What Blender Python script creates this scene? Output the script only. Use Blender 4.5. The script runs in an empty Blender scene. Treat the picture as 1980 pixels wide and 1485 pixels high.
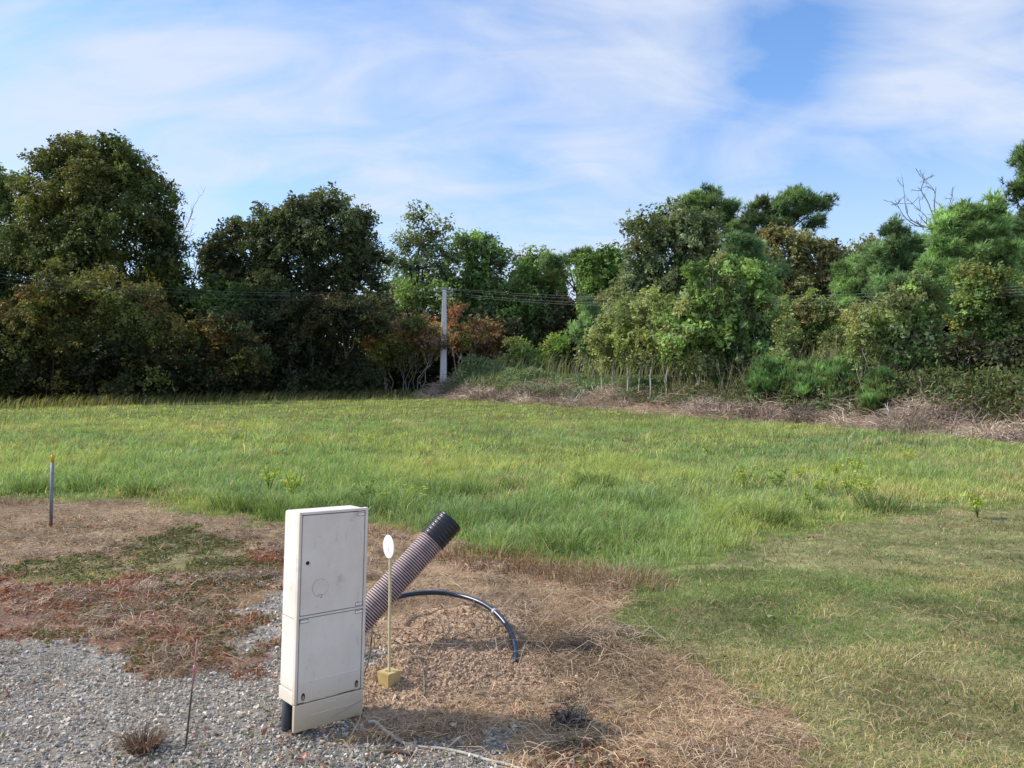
import bpy, bmesh, math, random
import numpy as np
from mathutils import Vector, Matrix

rng = np.random.default_rng(11)
random.seed(11)
PI = math.pi
scene = bpy.context.scene
COL = scene.collection

# ------------------------------------------------------------------ camera model
F = 1496.0                      # focal length in pixels of the 1980-px photograph
PITCH = math.atan(27.5 / F)
CAMZ = 1.56
cp, sp_ = math.cos(PITCH), math.sin(PITCH)

def proj(x, y, z):
    """world -> photograph pixels (numpy arrays)"""
    zz = z - CAMZ
    dep = np.maximum(y * cp + zz * sp_, 0.05)
    up = -y * sp_ + zz * cp
    return 990 + F * x / dep, 742.5 - F * up / dep

def at(px, py, Y):
    """point at distance Y along the view through a pixel"""
    dx = (px - 990) / F
    du = (742.5 - py) / F
    d = (dx, cp - du * sp_, sp_ + du * cp)
    t = Y / d[1]
    return Vector((d[0] * t, Y, CAMZ + d[2] * t))

# ------------------------------------------------------------------ noise and terrain
def _hash(ix, iy, seed):
    n = (ix.astype(np.int64) * 374761393 + iy.astype(np.int64) * 668265263 + seed * 974711) & 0x7fffffff
    n = ((n ^ (n >> 13)) * 1274126177) & 0x7fffffff
    n = (n ^ (n >> 16)) & 0xffff
    return n / 65535.0

def vnoise(x, y, seed=0):
    x = np.asarray(x, float); y = np.asarray(y, float)
    ix = np.floor(x); iy = np.floor(y)
    fx = x - ix; fy = y - iy
    fx = fx * fx * (3 - 2 * fx); fy = fy * fy * (3 - 2 * fy)
    a = _hash(ix, iy, seed); b = _hash(ix + 1, iy, seed)
    c = _hash(ix, iy + 1, seed); d = _hash(ix + 1, iy + 1, seed)
    return (a + (b - a) * fx) * (1 - fy) + (c + (d - c) * fx) * fy

def fbm(x, y, seed=0, o=3):
    s = 0; a = 0.5; t = 0
    for k in range(o):
        s = s + a * vnoise(np.asarray(x) * 2 ** k + 7.3 * k, np.asarray(y) * 2 ** k - 3.1 * k, seed + k)
        t += a; a *= 0.5
    return s / t

def sst(a, b, x):
    t = np.clip((np.asarray(x, float) - a) / (b - a), 0, 1)
    return t * t * (3 - 2 * t)

EDGE = np.array([(-220, 8), (-60, 24), (-23.8, 36), (-18, 42), (-9.8, 48.5), (-6.4, 50), (4.8, 34.4), (10.2, 24.6), (12.6, 18.7), (15.6, 11.5), (22, -2), (60, -60)], float)

def edge_dist(x, y):
    """signed distance to the edge of the field, positive beyond it"""
    x = np.asarray(x, float); y = np.asarray(y, float)
    best = np.full(x.shape, 1e9); sgn = np.ones(x.shape)
    for (x0, y0), (x1, y1) in zip(EDGE[:-1], EDGE[1:]):
        ex, ey = x1 - x0, y1 - y0
        L2 = ex * ex + ey * ey
        t = np.clip(((x - x0) * ex + (y - y0) * ey) / L2, 0, 1)
        dx = x - x0 - t * ex; dy = y - y0 - t * ey
        d = np.hypot(dx, dy)
        side = np.where(ex * dy - ey * dx > 0, 1.0, -1.0)
        m = d < best
        best = np.where(m, d, best); sgn = np.where(m, side, sgn)
    return best * sgn

def H(x, y):
    x = np.asarray(x, float); y = np.asarray(y, float)
    t = np.clip(y - 6.0, 0, 46.0)
    base = 0.0385 * (t - 2 * (1 - np.exp(-t / 2)))
    d = edge_dist(x, y)
    right = sst(-8.5, -5.5, x)
    bank = right * 1.05 * sst(0, 5.5, d) - (1 - right) * 0.5 * sst(0, 6, d)
    bank = bank + right * 0.22 * (fbm(x * 0.7, y * 0.7, 31) - 0.4) * sst(0, 1.2, d) * (1 - sst(5, 8, d))
    near = (1 - sst(12, 30, y))
    bump = 0.05 * (fbm(x * 0.35, y * 0.35, 5) - 0.5) * sst(6, 12, y) + near * 0.03 * (fbm(x * 1.1, y * 1.1, 8) - 0.5)
    def mound(cx, cy, sx, sy, h):
        return h * np.exp(-((x - cx) / sx) ** 2 - ((y - cy) / sy) ** 2)
    m = mound(-0.55, 4.35, 0.5, 0.36, 0.085) + mound(-0.28, 5.15, 0.6, 0.45, 0.16) + mound(0.1, 4.5, 0.4, 0.3, 0.04)
    m = m * (1 + 0.7 * (fbm(x * 5, y * 5, 12) - 0.5))
    m = m + 0.022 * (fbm(x * 14, y * 14, 14) - 0.5) * np.exp(-((x + 0.2) / 0.8) ** 2 - ((y - 4.6) / 0.6) ** 2)
    return base + bank + bump + m

def H1(x, y):
    return float(H(np.array([x]), np.array([y]))[0])

def ground_at(px, py):
    """where the view through a pixel meets the ground"""
    lo, hi = 1.5, 70.0
    Y = np.linspace(1.5, 70, 6000)
    pts = at(px, py, 1.0)
    X = pts.x * Y; Z = CAMZ + (pts.z - CAMZ) * Y
    below = np.nonzero(Z < H(X, Y))[0]
    k = below[0] if len(below) else len(Y) - 1
    return Vector((X[k], Y[k], H1(X[k], Y[k])))

# ------------------------------------------------------------------ zones of the ground (laid out on the ground plan)
def inpoly(px, py, poly):
    c = np.zeros(px.shape, bool)
    n = len(poly)
    for i in range(n):
        x0, y0 = poly[i]; x1, y1 = poly[(i + 1) % n]
        if y0 == y1: continue
        m = ((y0 > py) != (y1 > py)) & (px < (x1 - x0) * (py - y0) / (y1 - y0) + x0)
        c ^= m
    return c

LONG = [(-1500, 950), (-400, 960), (0, 967), (250, 972), (400, 1000), (530, 1022), (620, 1030), (720, 1018), (860, 1050), (950, 1082), (1100, 1105), (1180, 1115), (1240, 1148), (1300, 1118), (1500, 1054), (1700, 1014), (1850, 992), (1980, 975), (3200, 905), (3200, 500), (-1500, 500)]
GRAVEL = [(-2500, 1330), (-400, 1290), (0, 1240), (150, 1248), (250, 1305), (420, 1305), (400, 1200), (470, 1165), (545, 1130), (700, 1205), (692, 1405), (860, 1440), (1000, 1500), (1050, 1600), (900, 2600), (-3500, 2600)]
SEDUM = [[(-900, 1080), (0, 1122), (200, 1128), (330, 1100), (545, 1055), (545, 1122), (400, 1172), (475, 1215), (430, 1292), (250, 1302), (150, 1250), (0, 1240), (-900, 1270)], [(1050, 1452), (1240, 1438), (1400, 1520), (1040, 1520)], [(430, 1265), (535, 1240), (540, 1310), (470, 1325)]]
GREEN = [[(240, 1045), (330, 1018), (480, 1048), (470, 1090), (380, 1118), (250, 1112)], [(0, 1098), (150, 1078), (260, 1090), (190, 1135), (0, 1124)]]
SAND = [(685, 1215), (800, 1180), (1000, 1195), (1050, 1290), (1020, 1365), (830, 1378), (685, 1378)]
MOWN = [(1240, 1146), (1300, 1116), (1500, 1052), (1980, 972), (3600, 880), (3600, 2600), (1900, 2600), (1575, 1490), (1480, 1385), (1385, 1310), (1275, 1280), (1235, 1200)]
Z_DRY, Z_GRAVEL, Z_SEDUM, Z_GREEN, Z_SAND, Z_MOWN, Z_LONG, Z_STRIP, Z_WOOD, Z_STRAW = range(10)

def zone(x, y, jit=1.0):
    x = np.asarray(x, float); y = np.asarray(y, float)
    jx = jit * (0.5 * (fbm(x * 1.3, y * 1.3, 41) - 0.5) + 0.42 * (fbm(x * 6, y * 6, 43) - 0.5))
    jy = jit * (0.6 * (fbm(x * 1.3, y * 1.3, 45) - 0.5) + 0.5 * (fbm(x * 6, y * 6, 47) - 0.5))
    xx = x + jx; yy = np.maximum(y + jy, 1.2)
    z = 0.0385 * np.clip(yy - 8, 0, 44)
    px, py = proj(xx, yy, z)
    out = np.full(x.shape, Z_DRY)
    out[(px < 560) & (py < 1200)] = Z_STRAW
    out[inpoly(px, py, GRAVEL)] = Z_GRAVEL
    for p in SEDUM: out[inpoly(px, py, p)] = Z_SEDUM
    for p in GREEN: out[inpoly(px, py, p)] = Z_GREEN
    out[inpoly(px, py, SAND)] = Z_SAND
    out[inpoly(px, py, MOWN)] = Z_MOWN
    lo = inpoly(px, py, LONG) | (y > 11.5)
    out[lo] = Z_LONG
    d = edge_dist(x + 2 * jx, y + 2 * jy)
    r = x > -7.0
    out[(d > 0) & r] = Z_STRIP
    out[((d > 2.2) & r) | ((d > 0.3) & ~r)] = Z_WOOD
    return out

# ------------------------------------------------------------------ object helpers
def mesh_np(name, V, faces, col=None, smooth=False):
    V = np.asarray(V, np.float32)
    me = bpy.data.meshes.new(name)
    me.vertices.add(len(V)); me.vertices.foreach_set('co', V.ravel())
    if not isinstance(faces, list): faces = [faces]
    faces = [np.asarray(f, np.int32) for f in faces if len(f)]
    loops = np.concatenate([f.ravel() for f in faces])
    starts = []; o = 0
    for f in faces:
        k = f.shape[1]
        starts.append(o + k * np.arange(len(f), dtype=np.int32)); o += f.size
    starts = np.concatenate(starts).astype(np.int32)
    me.loops.add(len(loops)); me.loops.foreach_set('vertex_index', loops)
    me.polygons.add(len(starts)); me.polygons.foreach_set('loop_start', starts)
    me.polygons.foreach_set('use_smooth', np.full(len(starts), smooth))
    if col is not None:
        c = np.ones((len(V), 4), np.float32); c[:, :3] = col
        a = me.color_attributes.new('Col', 'FLOAT_COLOR', 'POINT')
        a.data.foreach_set('color', c.ravel())
    me.update(calc_edges=True)
    return me

def link(name, me, mat, parent=None, loc=None, rot=None):
    o = bpy.data.objects.new(name, me); COL.objects.link(o)
    if mat is not None: me.materials.append(mat)
    if parent is not None: o.parent = parent
    if loc is not None: o.location = loc
    if rot is not None: o.rotation_euler = rot
    return o

def obj(name, V, faces, mat, parent=None, col=None, smooth=False, loc=None, rot=None):
    return link(name, mesh_np(name, V, faces, col, smooth), mat, parent, loc, rot)

def tag(o, label=None, cat=None, group=None, kind=None):
    if label: o['label'] = label
    if cat: o['category'] = cat
    if group: o['group'] = group
    if kind: o['kind'] = kind
    return o

def thing(name, label, cat, loc, rot=(0, 0, 0), group=None):
    o = bpy.data.objects.new(name, None); COL.objects.link(o)
    o.location = loc; o.rotation_euler = rot; o.empty_display_size = 0.2
    return tag(o, label, cat, group)

def bm_obj(name, bm, mat, parent=None, smooth=False, loc=None, rot=None):
    me = bpy.data.meshes.new(name); bm.to_mesh(me); bm.free()
    for p in me.polygons: p.use_smooth = smooth
    return link(name, me, mat, parent, loc, rot)

def box_bm(x0, x1, y0, y1, z0, z1, bev=0.0, seg=2, bm=None):
    b = bmesh.new()
    bmesh.ops.create_cube(b, size=1)
    for v in b.verts:
        v.co = Vector((x0 + (v.co.x + .5) * (x1 - x0), y0 + (v.co.y + .5) * (y1 - y0), z0 + (v.co.z + .5) * (z1 - z0)))
    if bev > 0:
        bmesh.ops.bevel(b, geom=list(b.edges), offset=bev, segments=seg, affect='EDGES', profile=0.5)
    if bm is None: return b
    me = bpy.data.meshes.new('tmp'); b.to_mesh(me); b.free(); bm.from_mesh(me); bpy.data.meshes.remove(me)
    return bm

def catmull(P, n):
    P = [Vector(p) for p in P]
    Q = [P[0] * 2 - P[1]] + P + [P[-1] * 2 - P[-2]]
    out = []
    for i in range(1, len(Q) - 2):
        for k in range(n):
            t = k / n
            a, b, c, d = Q[i - 1], Q[i], Q[i + 1], Q[i + 2]
            out.append(0.5 * ((2 * b) + (c - a) * t + (2 * a - 5 * b + 4 * c - d) * t * t + (3 * b - a - 3 * c + d) * t ** 3))
    out.append(P[-1])
    return out

class Tubes:
    def __init__(s): s.V = []; s.Fq = []; s.C = []; s.n = 0
    def add(s, pts, r0, r1=None, sides=6, col=(1, 1, 1), radii=None):
        pts = np.array([tuple(p) for p in pts], float); n = len(pts)
        if radii is None:
            radii = np.linspace(r0, r0 if r1 is None else r1, n)
        T = np.gradient(pts, axis=0); T /= np.linalg.norm(T, axis=1)[:, None] + 1e-9
        ref = np.array([0.31, 0.95, 0.02]) if abs(T[:, 2]).mean() > 0.6 else np.array([0.05, 0.02, 1.0])
        A = np.cross(T, ref); A /= np.linalg.norm(A, axis=1)[:, None] + 1e-9
        B = np.cross(T, A)
        th = np.linspace(0, 2 * PI, sides, endpoint=False)
        ring = pts[:, None, :] + radii[:, None, None] * (np.cos(th)[None, :, None] * A[:, None, :] + np.sin(th)[None, :, None] * B[:, None, :])
        s.V.append(ring.reshape(-1, 3))
        i = np.arange(n - 1)[:, None] * sides; j = np.arange(sides)[None, :]; j2 = (j + 1) % sides
        q = np.stack([i + j, i + j2, i + sides + j2, i + sides + j], -1).reshape(-1, 4) + s.n
        s.Fq.append(q)
        c = np.empty((n * sides, 3)); c[:] = col; s.C.append(c)
        s.n += n * sides
    def obj(s, name, mat, parent=None, smooth=True, loc=None):
        return obj(name, np.concatenate(s.V), np.concatenate(s.Fq), mat, parent, np.concatenate(s.C), smooth, loc)

def caps_tube(name, pts, r, mat, parent=None, sides=10, loc=None, radii=None):
    t = Tubes(); t.add(pts, r, None, sides, radii=radii)
    V = t.V[0]; n = len(V)
    Fc = [np.concatenate(t.Fq), np.array([list(range(sides))[::-1], list(range(n - sides, n))])]
    return obj(name, V, Fc, mat, parent, None, True, loc)

# ------------------------------------------------------------------ materials
def new_mat(name):
    m = bpy.data.materials.new(name); m.use_nodes = True
    nt = m.node_tree; nt.nodes.clear()
    out = nt.nodes.new('ShaderNodeOutputMaterial')
    return m, nt, out

def N(nt, t, **kw):
    n = nt.nodes.new(t)
    for k, v in kw.items():
        if k.startswith('i_'):
            key = k[2:]
            key = int(key) if key.isdigit() else key.replace('_', ' ')
            n.inputs[key].default_value = v
        else: setattr(n, k, v)
    return n

def mixc(nt, fac, a, b, mode='MIX'):
    n = nt.nodes.new('ShaderNodeMix'); n.data_type = 'RGBA'; n.blend_type = mode
    for s, v in ((n.inputs[0], fac), (n.inputs[6], a), (n.inputs[7], b)):
        if hasattr(v, 'links') or isinstance(v, bpy.types.NodeSocket): nt.links.new(v, s)
        elif isinstance(v, (int, float)): s.default_value = v
        else: s.default_value = (*v, 1)
    return n.outputs[2]

def math_n(nt, op, a, b=None, c=None, clamp=False):
    n = nt.nodes.new('ShaderNodeMath'); n.operation = op; n.use_clamp = clamp
    for i, v in enumerate((a, b, c)):
        if v is None: continue
        if isinstance(v, bpy.types.NodeSocket): nt.links.new(v, n.inputs[i])
        else: n.inputs[i].default_value = v
    return n.outputs[0]

def ramp(nt, fac, stops):
    n = nt.nodes.new('ShaderNodeValToRGB')
    while len(n.color_ramp.elements) < len(stops): n.color_ramp.elements.new(0.5)
    for e, (p, c) in zip(n.color_ramp.elements, stops):
        e.position = p; e.color = (*c, 1) if len(c) == 3 else c
    nt.links.new(fac, n.inputs[0])
    return n.outputs[0]

def leaf_mat(name, trans=0.3, rough=0.5, spec=0.3, tint=(1.25, 1.2, 0.6)):
    m, nt, out = new_mat(name)
    a = N(nt, 'ShaderNodeAttribute', attribute_name='Col')
    p = N(nt, 'ShaderNodeBsdfPrincipled', i_Roughness=rough)
    p.inputs['Specular IOR Level'].default_value = spec
    nt.links.new(a.outputs['Color'], p.inputs['Base Color'])
    t = N(nt, 'ShaderNodeBsdfTranslucent')
    nt.links.new(mixc(nt, 1.0, a.outputs['Color'], tint, 'MULTIPLY'), t.inputs['Color'])
    mx = N(nt, 'ShaderNodeMixShader', i_0=trans)
    nt.links.new(p.outputs[0], mx.inputs[1]); nt.links.new(t.outputs[0], mx.inputs[2])
    nt.links.new(mx.outputs[0], out.inputs[0])
    return m

def attr_mat(name, rough=0.85, spec=0.2, nscale=30, namp=0.35, bump=0.0, bscale=60):
    m, nt, out = new_mat(name)
    a = N(nt, 'ShaderNodeAttribute', attribute_name='Col')
    tc = N(nt, 'ShaderNodeTexCoord')
    no = N(nt, 'ShaderNodeTexNoise', i_Scale=nscale, i_Detail=4.0)
    nt.links.new(tc.outputs['Object'], no.inputs['Vector'])
    f = ramp(nt, no.outputs[0], [(0.3, (1 - namp,) * 3), (0.7, (1 + namp,) * 3)])
    p = N(nt, 'ShaderNodeBsdfPrincipled', i_Roughness=rough)
    p.inputs['Specular IOR Level'].default_value = spec
    nt.links.new(mixc(nt, 1.0, a.outputs['Color'], f, 'MULTIPLY'), p.inputs['Base Color'])
    if bump:
        n2 = N(nt, 'ShaderNodeTexNoise', i_Scale=bscale, i_Detail=4.0)
        nt.links.new(tc.outputs['Object'], n2.inputs['Vector'])
        b = N(nt, 'ShaderNodeBump', i_Strength=bump, i_Distance=0.02)
        nt.links.new(n2.outputs[0], b.inputs['Height']); nt.links.new(b.outputs[0], p.inputs['Normal'])
    nt.links.new(p.outputs[0], out.inputs[0])
    return m

def plain_mat(name, c, rough=0.5, spec=0.3, c2=None, scale=20, bump=0.0):
    m, nt, out = new_mat(name)
    p = N(nt, 'ShaderNodeBsdfPrincipled', i_Roughness=rough)
    p.inputs['Specular IOR Level'].default_value = spec
    tc = N(nt, 'ShaderNodeTexCoord')
    no = N(nt, 'ShaderNodeTexNoise', i_Scale=scale, i_Detail=5.0)
    nt.links.new(tc.outputs['Object'], no.inputs['Vector'])
    c2 = c2 or tuple(v * 0.75 for v in c)
    nt.links.new(ramp(nt, no.outputs[0], [(0.35, c), (0.7, c2)]), p.inputs['Base Color'])
    if bump:
        b = N(nt, 'ShaderNodeBump', i_Strength=bump, i_Distance=0.01)
        nt.links.new(no.outputs[0], b.inputs['Height']); nt.links.new(b.outputs[0], p.inputs['Normal'])
    nt.links.new(p.outputs[0], out.inputs[0])
    return m

M_LEAF = leaf_mat('leaf', 0.36, 0.55, 0.25)
M_NEEDLE = leaf_mat('needle', 0.4, 0.45, 0.3, (1.15, 1.2, 0.75))
M_GRASS = leaf_mat('grass_blade', 0.42, 0.5, 0.3)
M_STRAW = leaf_mat('dry_stalk', 0.2, 0.7, 0.15, (1.1, 1.0, 0.8))
M_BARK = attr_mat('bark', 0.9, 0.1, 6, 0.4)
M_STONE = attr_mat('stone', 0.85, 0.25, 40, 0.25)
M_SOIL = attr_mat('soil', 0.95, 0.1, 60, 0.3)

# ------------------------------------------------------------------ ground
def make_ground():
    def axis(lo, hi, step, far, sign):
        a = list(np.arange(lo, hi + 1e-6, step)); v = a[-1] if sign > 0 else a[0]; s = step
        ext = []
        while abs(v - (hi if sign > 0 else lo)) < far:
            s *= 1.09; v += sign * s; ext.append(v)
        return a, ext
    ax, exr = axis(-3.2, 3.4, 0.035, 900, 1); _, exl = axis(-3.2, 3.4, 0.035, 900, -1)
    xs = np.array(exl[::-1] + ax + exr)
    ay, eyf = axis(2.4, 7.2, 0.035, 900, 1); _, eyn = axis(2.4, 7.2, 0.035, 60, -1)
    ys = np.array(eyn[::-1] + ay + eyf)
    X, Y = np.meshgrid(xs, ys); x = X.ravel(); y = Y.ravel()
    z = H(x, y)
    zn = zone(x, y)
    pal = np.zeros((10, 3))
    pal[Z_DRY] = (.37, .265, .17); pal[Z_GRAVEL] = (.25, .23, .20); pal[Z_SEDUM] = (.25, .15, .11); pal[Z_GREEN] = (.20, .18, .095)
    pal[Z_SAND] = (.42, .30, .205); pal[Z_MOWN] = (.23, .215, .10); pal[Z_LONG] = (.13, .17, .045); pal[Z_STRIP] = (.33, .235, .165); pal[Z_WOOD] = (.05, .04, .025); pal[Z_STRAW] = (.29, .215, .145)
    c = pal[zn]
    n1 = fbm(x * 2.2, y * 2.2, 61); n2 = fbm(x * 9, y * 9, 63)
    c = c * (0.5 + 1.0 * n1)[:, None] * (0.8 + 0.4 * n2)[:, None]
    far = edge_dist(x, y) > 60
    c[far] = (.07, .08, .03)
    nx, ny = len(xs), len(ys)
    i = np.arange(ny - 1)[:, None] * nx; j = np.arange(nx - 1)[None, :]
    q = np.stack([i + j, i + j + 1, i + nx + j + 1, i + nx + j], -1).reshape(-1, 4)
    m, nt, out = new_mat('ground')
    a = N(nt, 'ShaderNodeAttribute', attribute_name='Col')
    tc = N(nt, 'ShaderNodeTexCoord')
    nA = N(nt, 'ShaderNodeTexNoise', i_Scale=55.0, i_Detail=5.0); nB = N(nt, 'ShaderNodeTexNoise', i_Scale=7.0, i_Detail=5.0)
    for n in (nA, nB): nt.links.new(tc.outputs['Object'], n.inputs['Vector'])
    f = ramp(nt, nA.outputs[0], [(0.25, (.55, .55, .55)), (0.75, (1.4, 1.4, 1.4))])
    f2 = ramp(nt, nB.outputs[0], [(0.3, (.75, .72, .7)), (0.7, (1.2, 1.2, 1.2))])
    p = N(nt, 'ShaderNodeBsdfPrincipled', i_Roughness=0.95)
    p.inputs['Specular IOR Level'].default_value = 0.1
    nt.links.new(mixc(nt, 1.0, mixc(nt, 1.0, a.outputs['Color'], f, 'MULTIPLY'), f2, 'MULTIPLY'), p.inputs['Base Color'])
    b = N(nt, 'ShaderNodeBump', i_Strength=0.7, i_Distance=0.02)
    nt.links.new(nA.outputs[0], b.inputs['Height']); nt.links.new(b.outputs[0], p.inputs['Normal'])
    nt.links.new(p.outputs[0], out.inputs[0])
    g = obj('ground', np.stack([x, y, z], 1), q, m, None, c, True)
    tag(g, kind='structure')
make_ground()

# ------------------------------------------------------------------ scattering helpers
def band(n, y0, y1, spread=0.76, pad=0.6):
    """n points spread evenly over the ground between two distances, as wide as the place is seen"""
    y = np.sqrt(rng.uniform(y0 ** 2, y1 ** 2, n))
    x = rng.uniform(-1, 1, n) * (spread * y + pad)
    return x, y

def blades(x, y, z, h, w, lean_dir, lean, col_base, col_tip, bend=1.0):
    """curved grass blades: five vertices each"""
    n = len(x)
    fa = rng.uniform(0, 2 * PI, n)
    bx, by = np.cos(fa) * w * .5, np.sin(fa) * w * .5
    lx, ly = np.cos(lean_dir), np.sin(lean_dir)
    o = np.stack([x, y, z], 1)
    mid = o + np.stack([lx * lean * h * .3, ly * lean * h * .3, h * .58], 1)
    tip = o + np.stack([lx * lean * h * bend, ly * lean * h * bend, h * (1 - .25 * np.minimum(lean, 1.6) * lean / 1.6)], 1)
    B = np.stack([bx, by, np.zeros(n)], 1)
    V = np.stack([o - B, o + B, mid - B * .8, mid + B * .8, tip], 1).reshape(-1, 3)
    k = np.arange(n)[:, None] * 5
    q = k + np.array([[0, 1, 3, 2]]); t = k + np.array([[2, 3, 4]])
    C = np.stack([col_base, col_base, (col_base + col_tip) / 2, (col_base + col_tip) / 2, col_tip], 1).reshape(-1, 3)  # base darker, tip brighter: natural tone plus occlusion shade painted into the colour
    return V, q, t, C

class Batch:
    def __init__(s): s.V = []; s.F = {}; s.C = []; s.n = 0
    def add(s, V, faces, C):
        s.V.append(V); s.C.append(C)
        for f in faces:
            s.F.setdefault(f.shape[1], []).append(f + s.n)
        s.n += len(V)
    def obj(s, name, mat, parent=None, smooth=False, loc=None):
        return obj(name, np.concatenate(s.V), [np.concatenate(f) for f in s.F.values()], mat, parent, np.concatenate(s.C), smooth, loc)

def pick(pal, n, w=None, var=0.18):
    pal = np.array(pal, float)
    w = None if w is None else np.array(w) / np.sum(w)
    c = pal[rng.choice(len(pal), n, p=w)]
    return c * rng.normal(1, var, (n, 1)).clip(.45, 1.7)

# ------------------------------------------------------------------ long grass
def long_grass():
    b = Batch()
    for (n, y0, y1, wf) in ((150000, 6.5, 10.5, .0065), (150000, 10.5, 16, .009), (130000, 16, 27, .015), (110000, 27, 52, .03)):
        m = n // 22
        tx, ty = band(m, y0, y1)
        ti = rng.integers(0, m, n); ta = rng.uniform(0, 2 * PI, n); tr = np.abs(rng.normal(0, .085 + .004 * y0, n))
        x = tx[ti] + tr * np.cos(ta); y = ty[ti] + tr * np.sin(ta); th_ = rng.lognormal(-.05, .33, m)[ti]; tcol = rng.normal(1, .16, m)[ti]; td = ta
        keep = zone(x, y) == Z_LONG
        x, y, th_, td, tcol = x[keep], y[keep], th_[keep], td[keep], tcol[keep]
        if y0 < 12:
            e1 = zone(x, y - .3) != Z_LONG; e2 = zone(x, y - .75) != Z_LONG
            ef = np.where(e1, .42, np.where(e2, .72, 1.0)); keep = rng.uniform(0, 1, len(x)) < np.where(e1, .45, np.where(e2, .8, 1))
        else:
            ef = np.ones(len(x)); keep = ef > 0
        x, y, th_, td, tcol, ef = x[keep], y[keep], th_[keep], td[keep], tcol[keep], ef[keep]
        cl = fbm(x * 1.6, y * 1.6, 71)
        keep = rng.uniform(0, 1, len(x)) < .5 + .8 * cl
        x, y, cl, th_, td, tcol, ef = x[keep], y[keep], cl[keep], th_[keep], td[keep], tcol[keep], ef[keep]
        n = len(x)
        big = fbm(x * .22, y * .3, 73, 2); med = fbm(x * .8, y * 1.0, 75)
        edge = sst(0, 1.0, -(edge_dist(x, y)))
        cl2 = sst(.3, .7, fbm(x * 2.6, y * 2.6, 72)); h = .72 * ef * th_ * (.09 + .22 * cl ** 1.5 * (.45 + .8 * cl2) + .04 * med) * rng.uniform(.55, 1.25, n) * (1 - .35 * sst(14, 40, y)) * (.6 + .4 * edge)
        w = wf * rng.uniform(.6, 1.3, n)
        d = td + rng.normal(0, .7, n); rw = rng.uniform(0, 1, n) < .25; d[rw] = rng.normal(.2, .8, rw.sum())
        lean = rng.uniform(.2, 1.25, n)
        pal_y = pick([(.20, .23, .06), (.175, .22, .06), (.24, .235, .09)], n, None, .22)
        pal_g = pick([(.13, .185, .055), (.105, .155, .05), (.15, .205, .065), (.17, .20, .085)], n, None, .24)
        pal_b = pick([(.10, .15, .075), (.12, .17, .085)], n)
        pal_s = pick([(.34, .27, .15), (.28, .20, .10)], n)
        f = sst(.35, .65, big + .25 * (med - .5) + .12 * sst(14, 36, y) - .02)
        c = pal_g * (1 - f)[:, None] + pal_y * f[:, None]
        u = rng.uniform(0, 1, n)
        m = u < .35 * sst(.5, .68, fbm(x * .5 + 9, y * .6, 79)); c[m] = pal_b[m]
        m = u > 1 - .02 - .4 * sst(.62, .75, fbm(x * .6 + 4, y * .8, 81)); c[m] = pal_s[m]
        c = c * np.array([2.32, 2.42, 2.75]) * tcol[:, None]; c = c * (1 - .35 * (1 - ef))[:, None] + np.array([.30, .22, .11]) * (.35 * (1 - ef))[:, None]
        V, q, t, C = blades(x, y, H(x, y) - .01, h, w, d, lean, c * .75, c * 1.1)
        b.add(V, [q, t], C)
    # flattened straw among the blades
    x, y = band(9000, 7, 30); k = (zone(x, y) == Z_LONG) & (fbm(x * .7, y * .9, 83) > .46); x, y = x[k], y[k]; n = len(x)
    c = pick([(.46, .38, .22), (.40, .31, .17), (.36, .34, .16)], n)
    V, q, t, C = blades(x, y, H(x, y) + .02, rng.uniform(.1, .3, n), .004 + .0006 * y, rng.uniform(0, 2 * PI, n), rng.uniform(.9, 2.0, n), c, c)
    b.add(V, [q, t], C)
    # thin seed stalks
    x, y = band(7000, 7, 48); k = zone(x, y) == Z_LONG; x, y = x[k], y[k]; n = len(x)
    c = pick([(.34, .30, .16), (.30, .25, .13), (.22, .24, .09)], n)
    V, q, t, C = blades(x, y, H(x, y), rng.uniform(.3, .55, n), .0035 + .0005 * y, rng.normal(0, .7, n), rng.uniform(.2, .8, n), c, c)
    b.add(V, [q, t], C)
    # taller stalks on the crest before the wood
    x = rng.uniform(-45, -6, 5000); y = np.interp(x, EDGE[:, 0], EDGE[:, 1]) - rng.uniform(0, 1.6, 5000) ** 2 + .3
    n = len(x); c = pick([(.20, .22, .07), (.15, .18, .05), (.28, .25, .13)], n)
    V, q, t, C = blades(x, y, H(x, y), rng.uniform(.25, .75, n), .03, rng.normal(0, .6, n), rng.uniform(.2, .9, n), c * .8, c)
    b.add(V, [q, t], C)
    # coarse tufts near the edge of the cleared ground
    for (px, py) in ((270, 955), (455, 985), (500, 985), (540, 1000), (640, 985), (720, 985), (760, 990), (900, 1020), (1000, 1010), (1090, 1060), (1200, 1050), (1010, 950), (1150, 940), (1260, 985), (1480, 1010), (60, 950), (170, 945), (1700, 985), (930, 960), (840, 960)):
        g = ground_at(px, py); n = 200
        a = rng.uniform(0, 2 * PI, n); r = .26 * np.sqrt(rng.uniform(0, 1, n))
        x = g.x + r * np.cos(a); y = g.y + r * np.sin(a)
        c = pick([(.10, .18, .05), (.13, .20, .06), (.16, .2, .09)], n)
        V, q, t, C = blades(x, y, H(x, y), rng.uniform(.14, .38, n), rng.uniform(.006, .011, n), a + rng.normal(0, .5, n), rng.uniform(.5, 1.5, n), c * .9, c * 1.7)
        b.add(V, [q, t], C)
    tag(b.obj('long_grass', M_GRASS), 'long green meadow grass leaning over the gently rising field', 'grass', kind='stuff')
long_grass()

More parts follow.
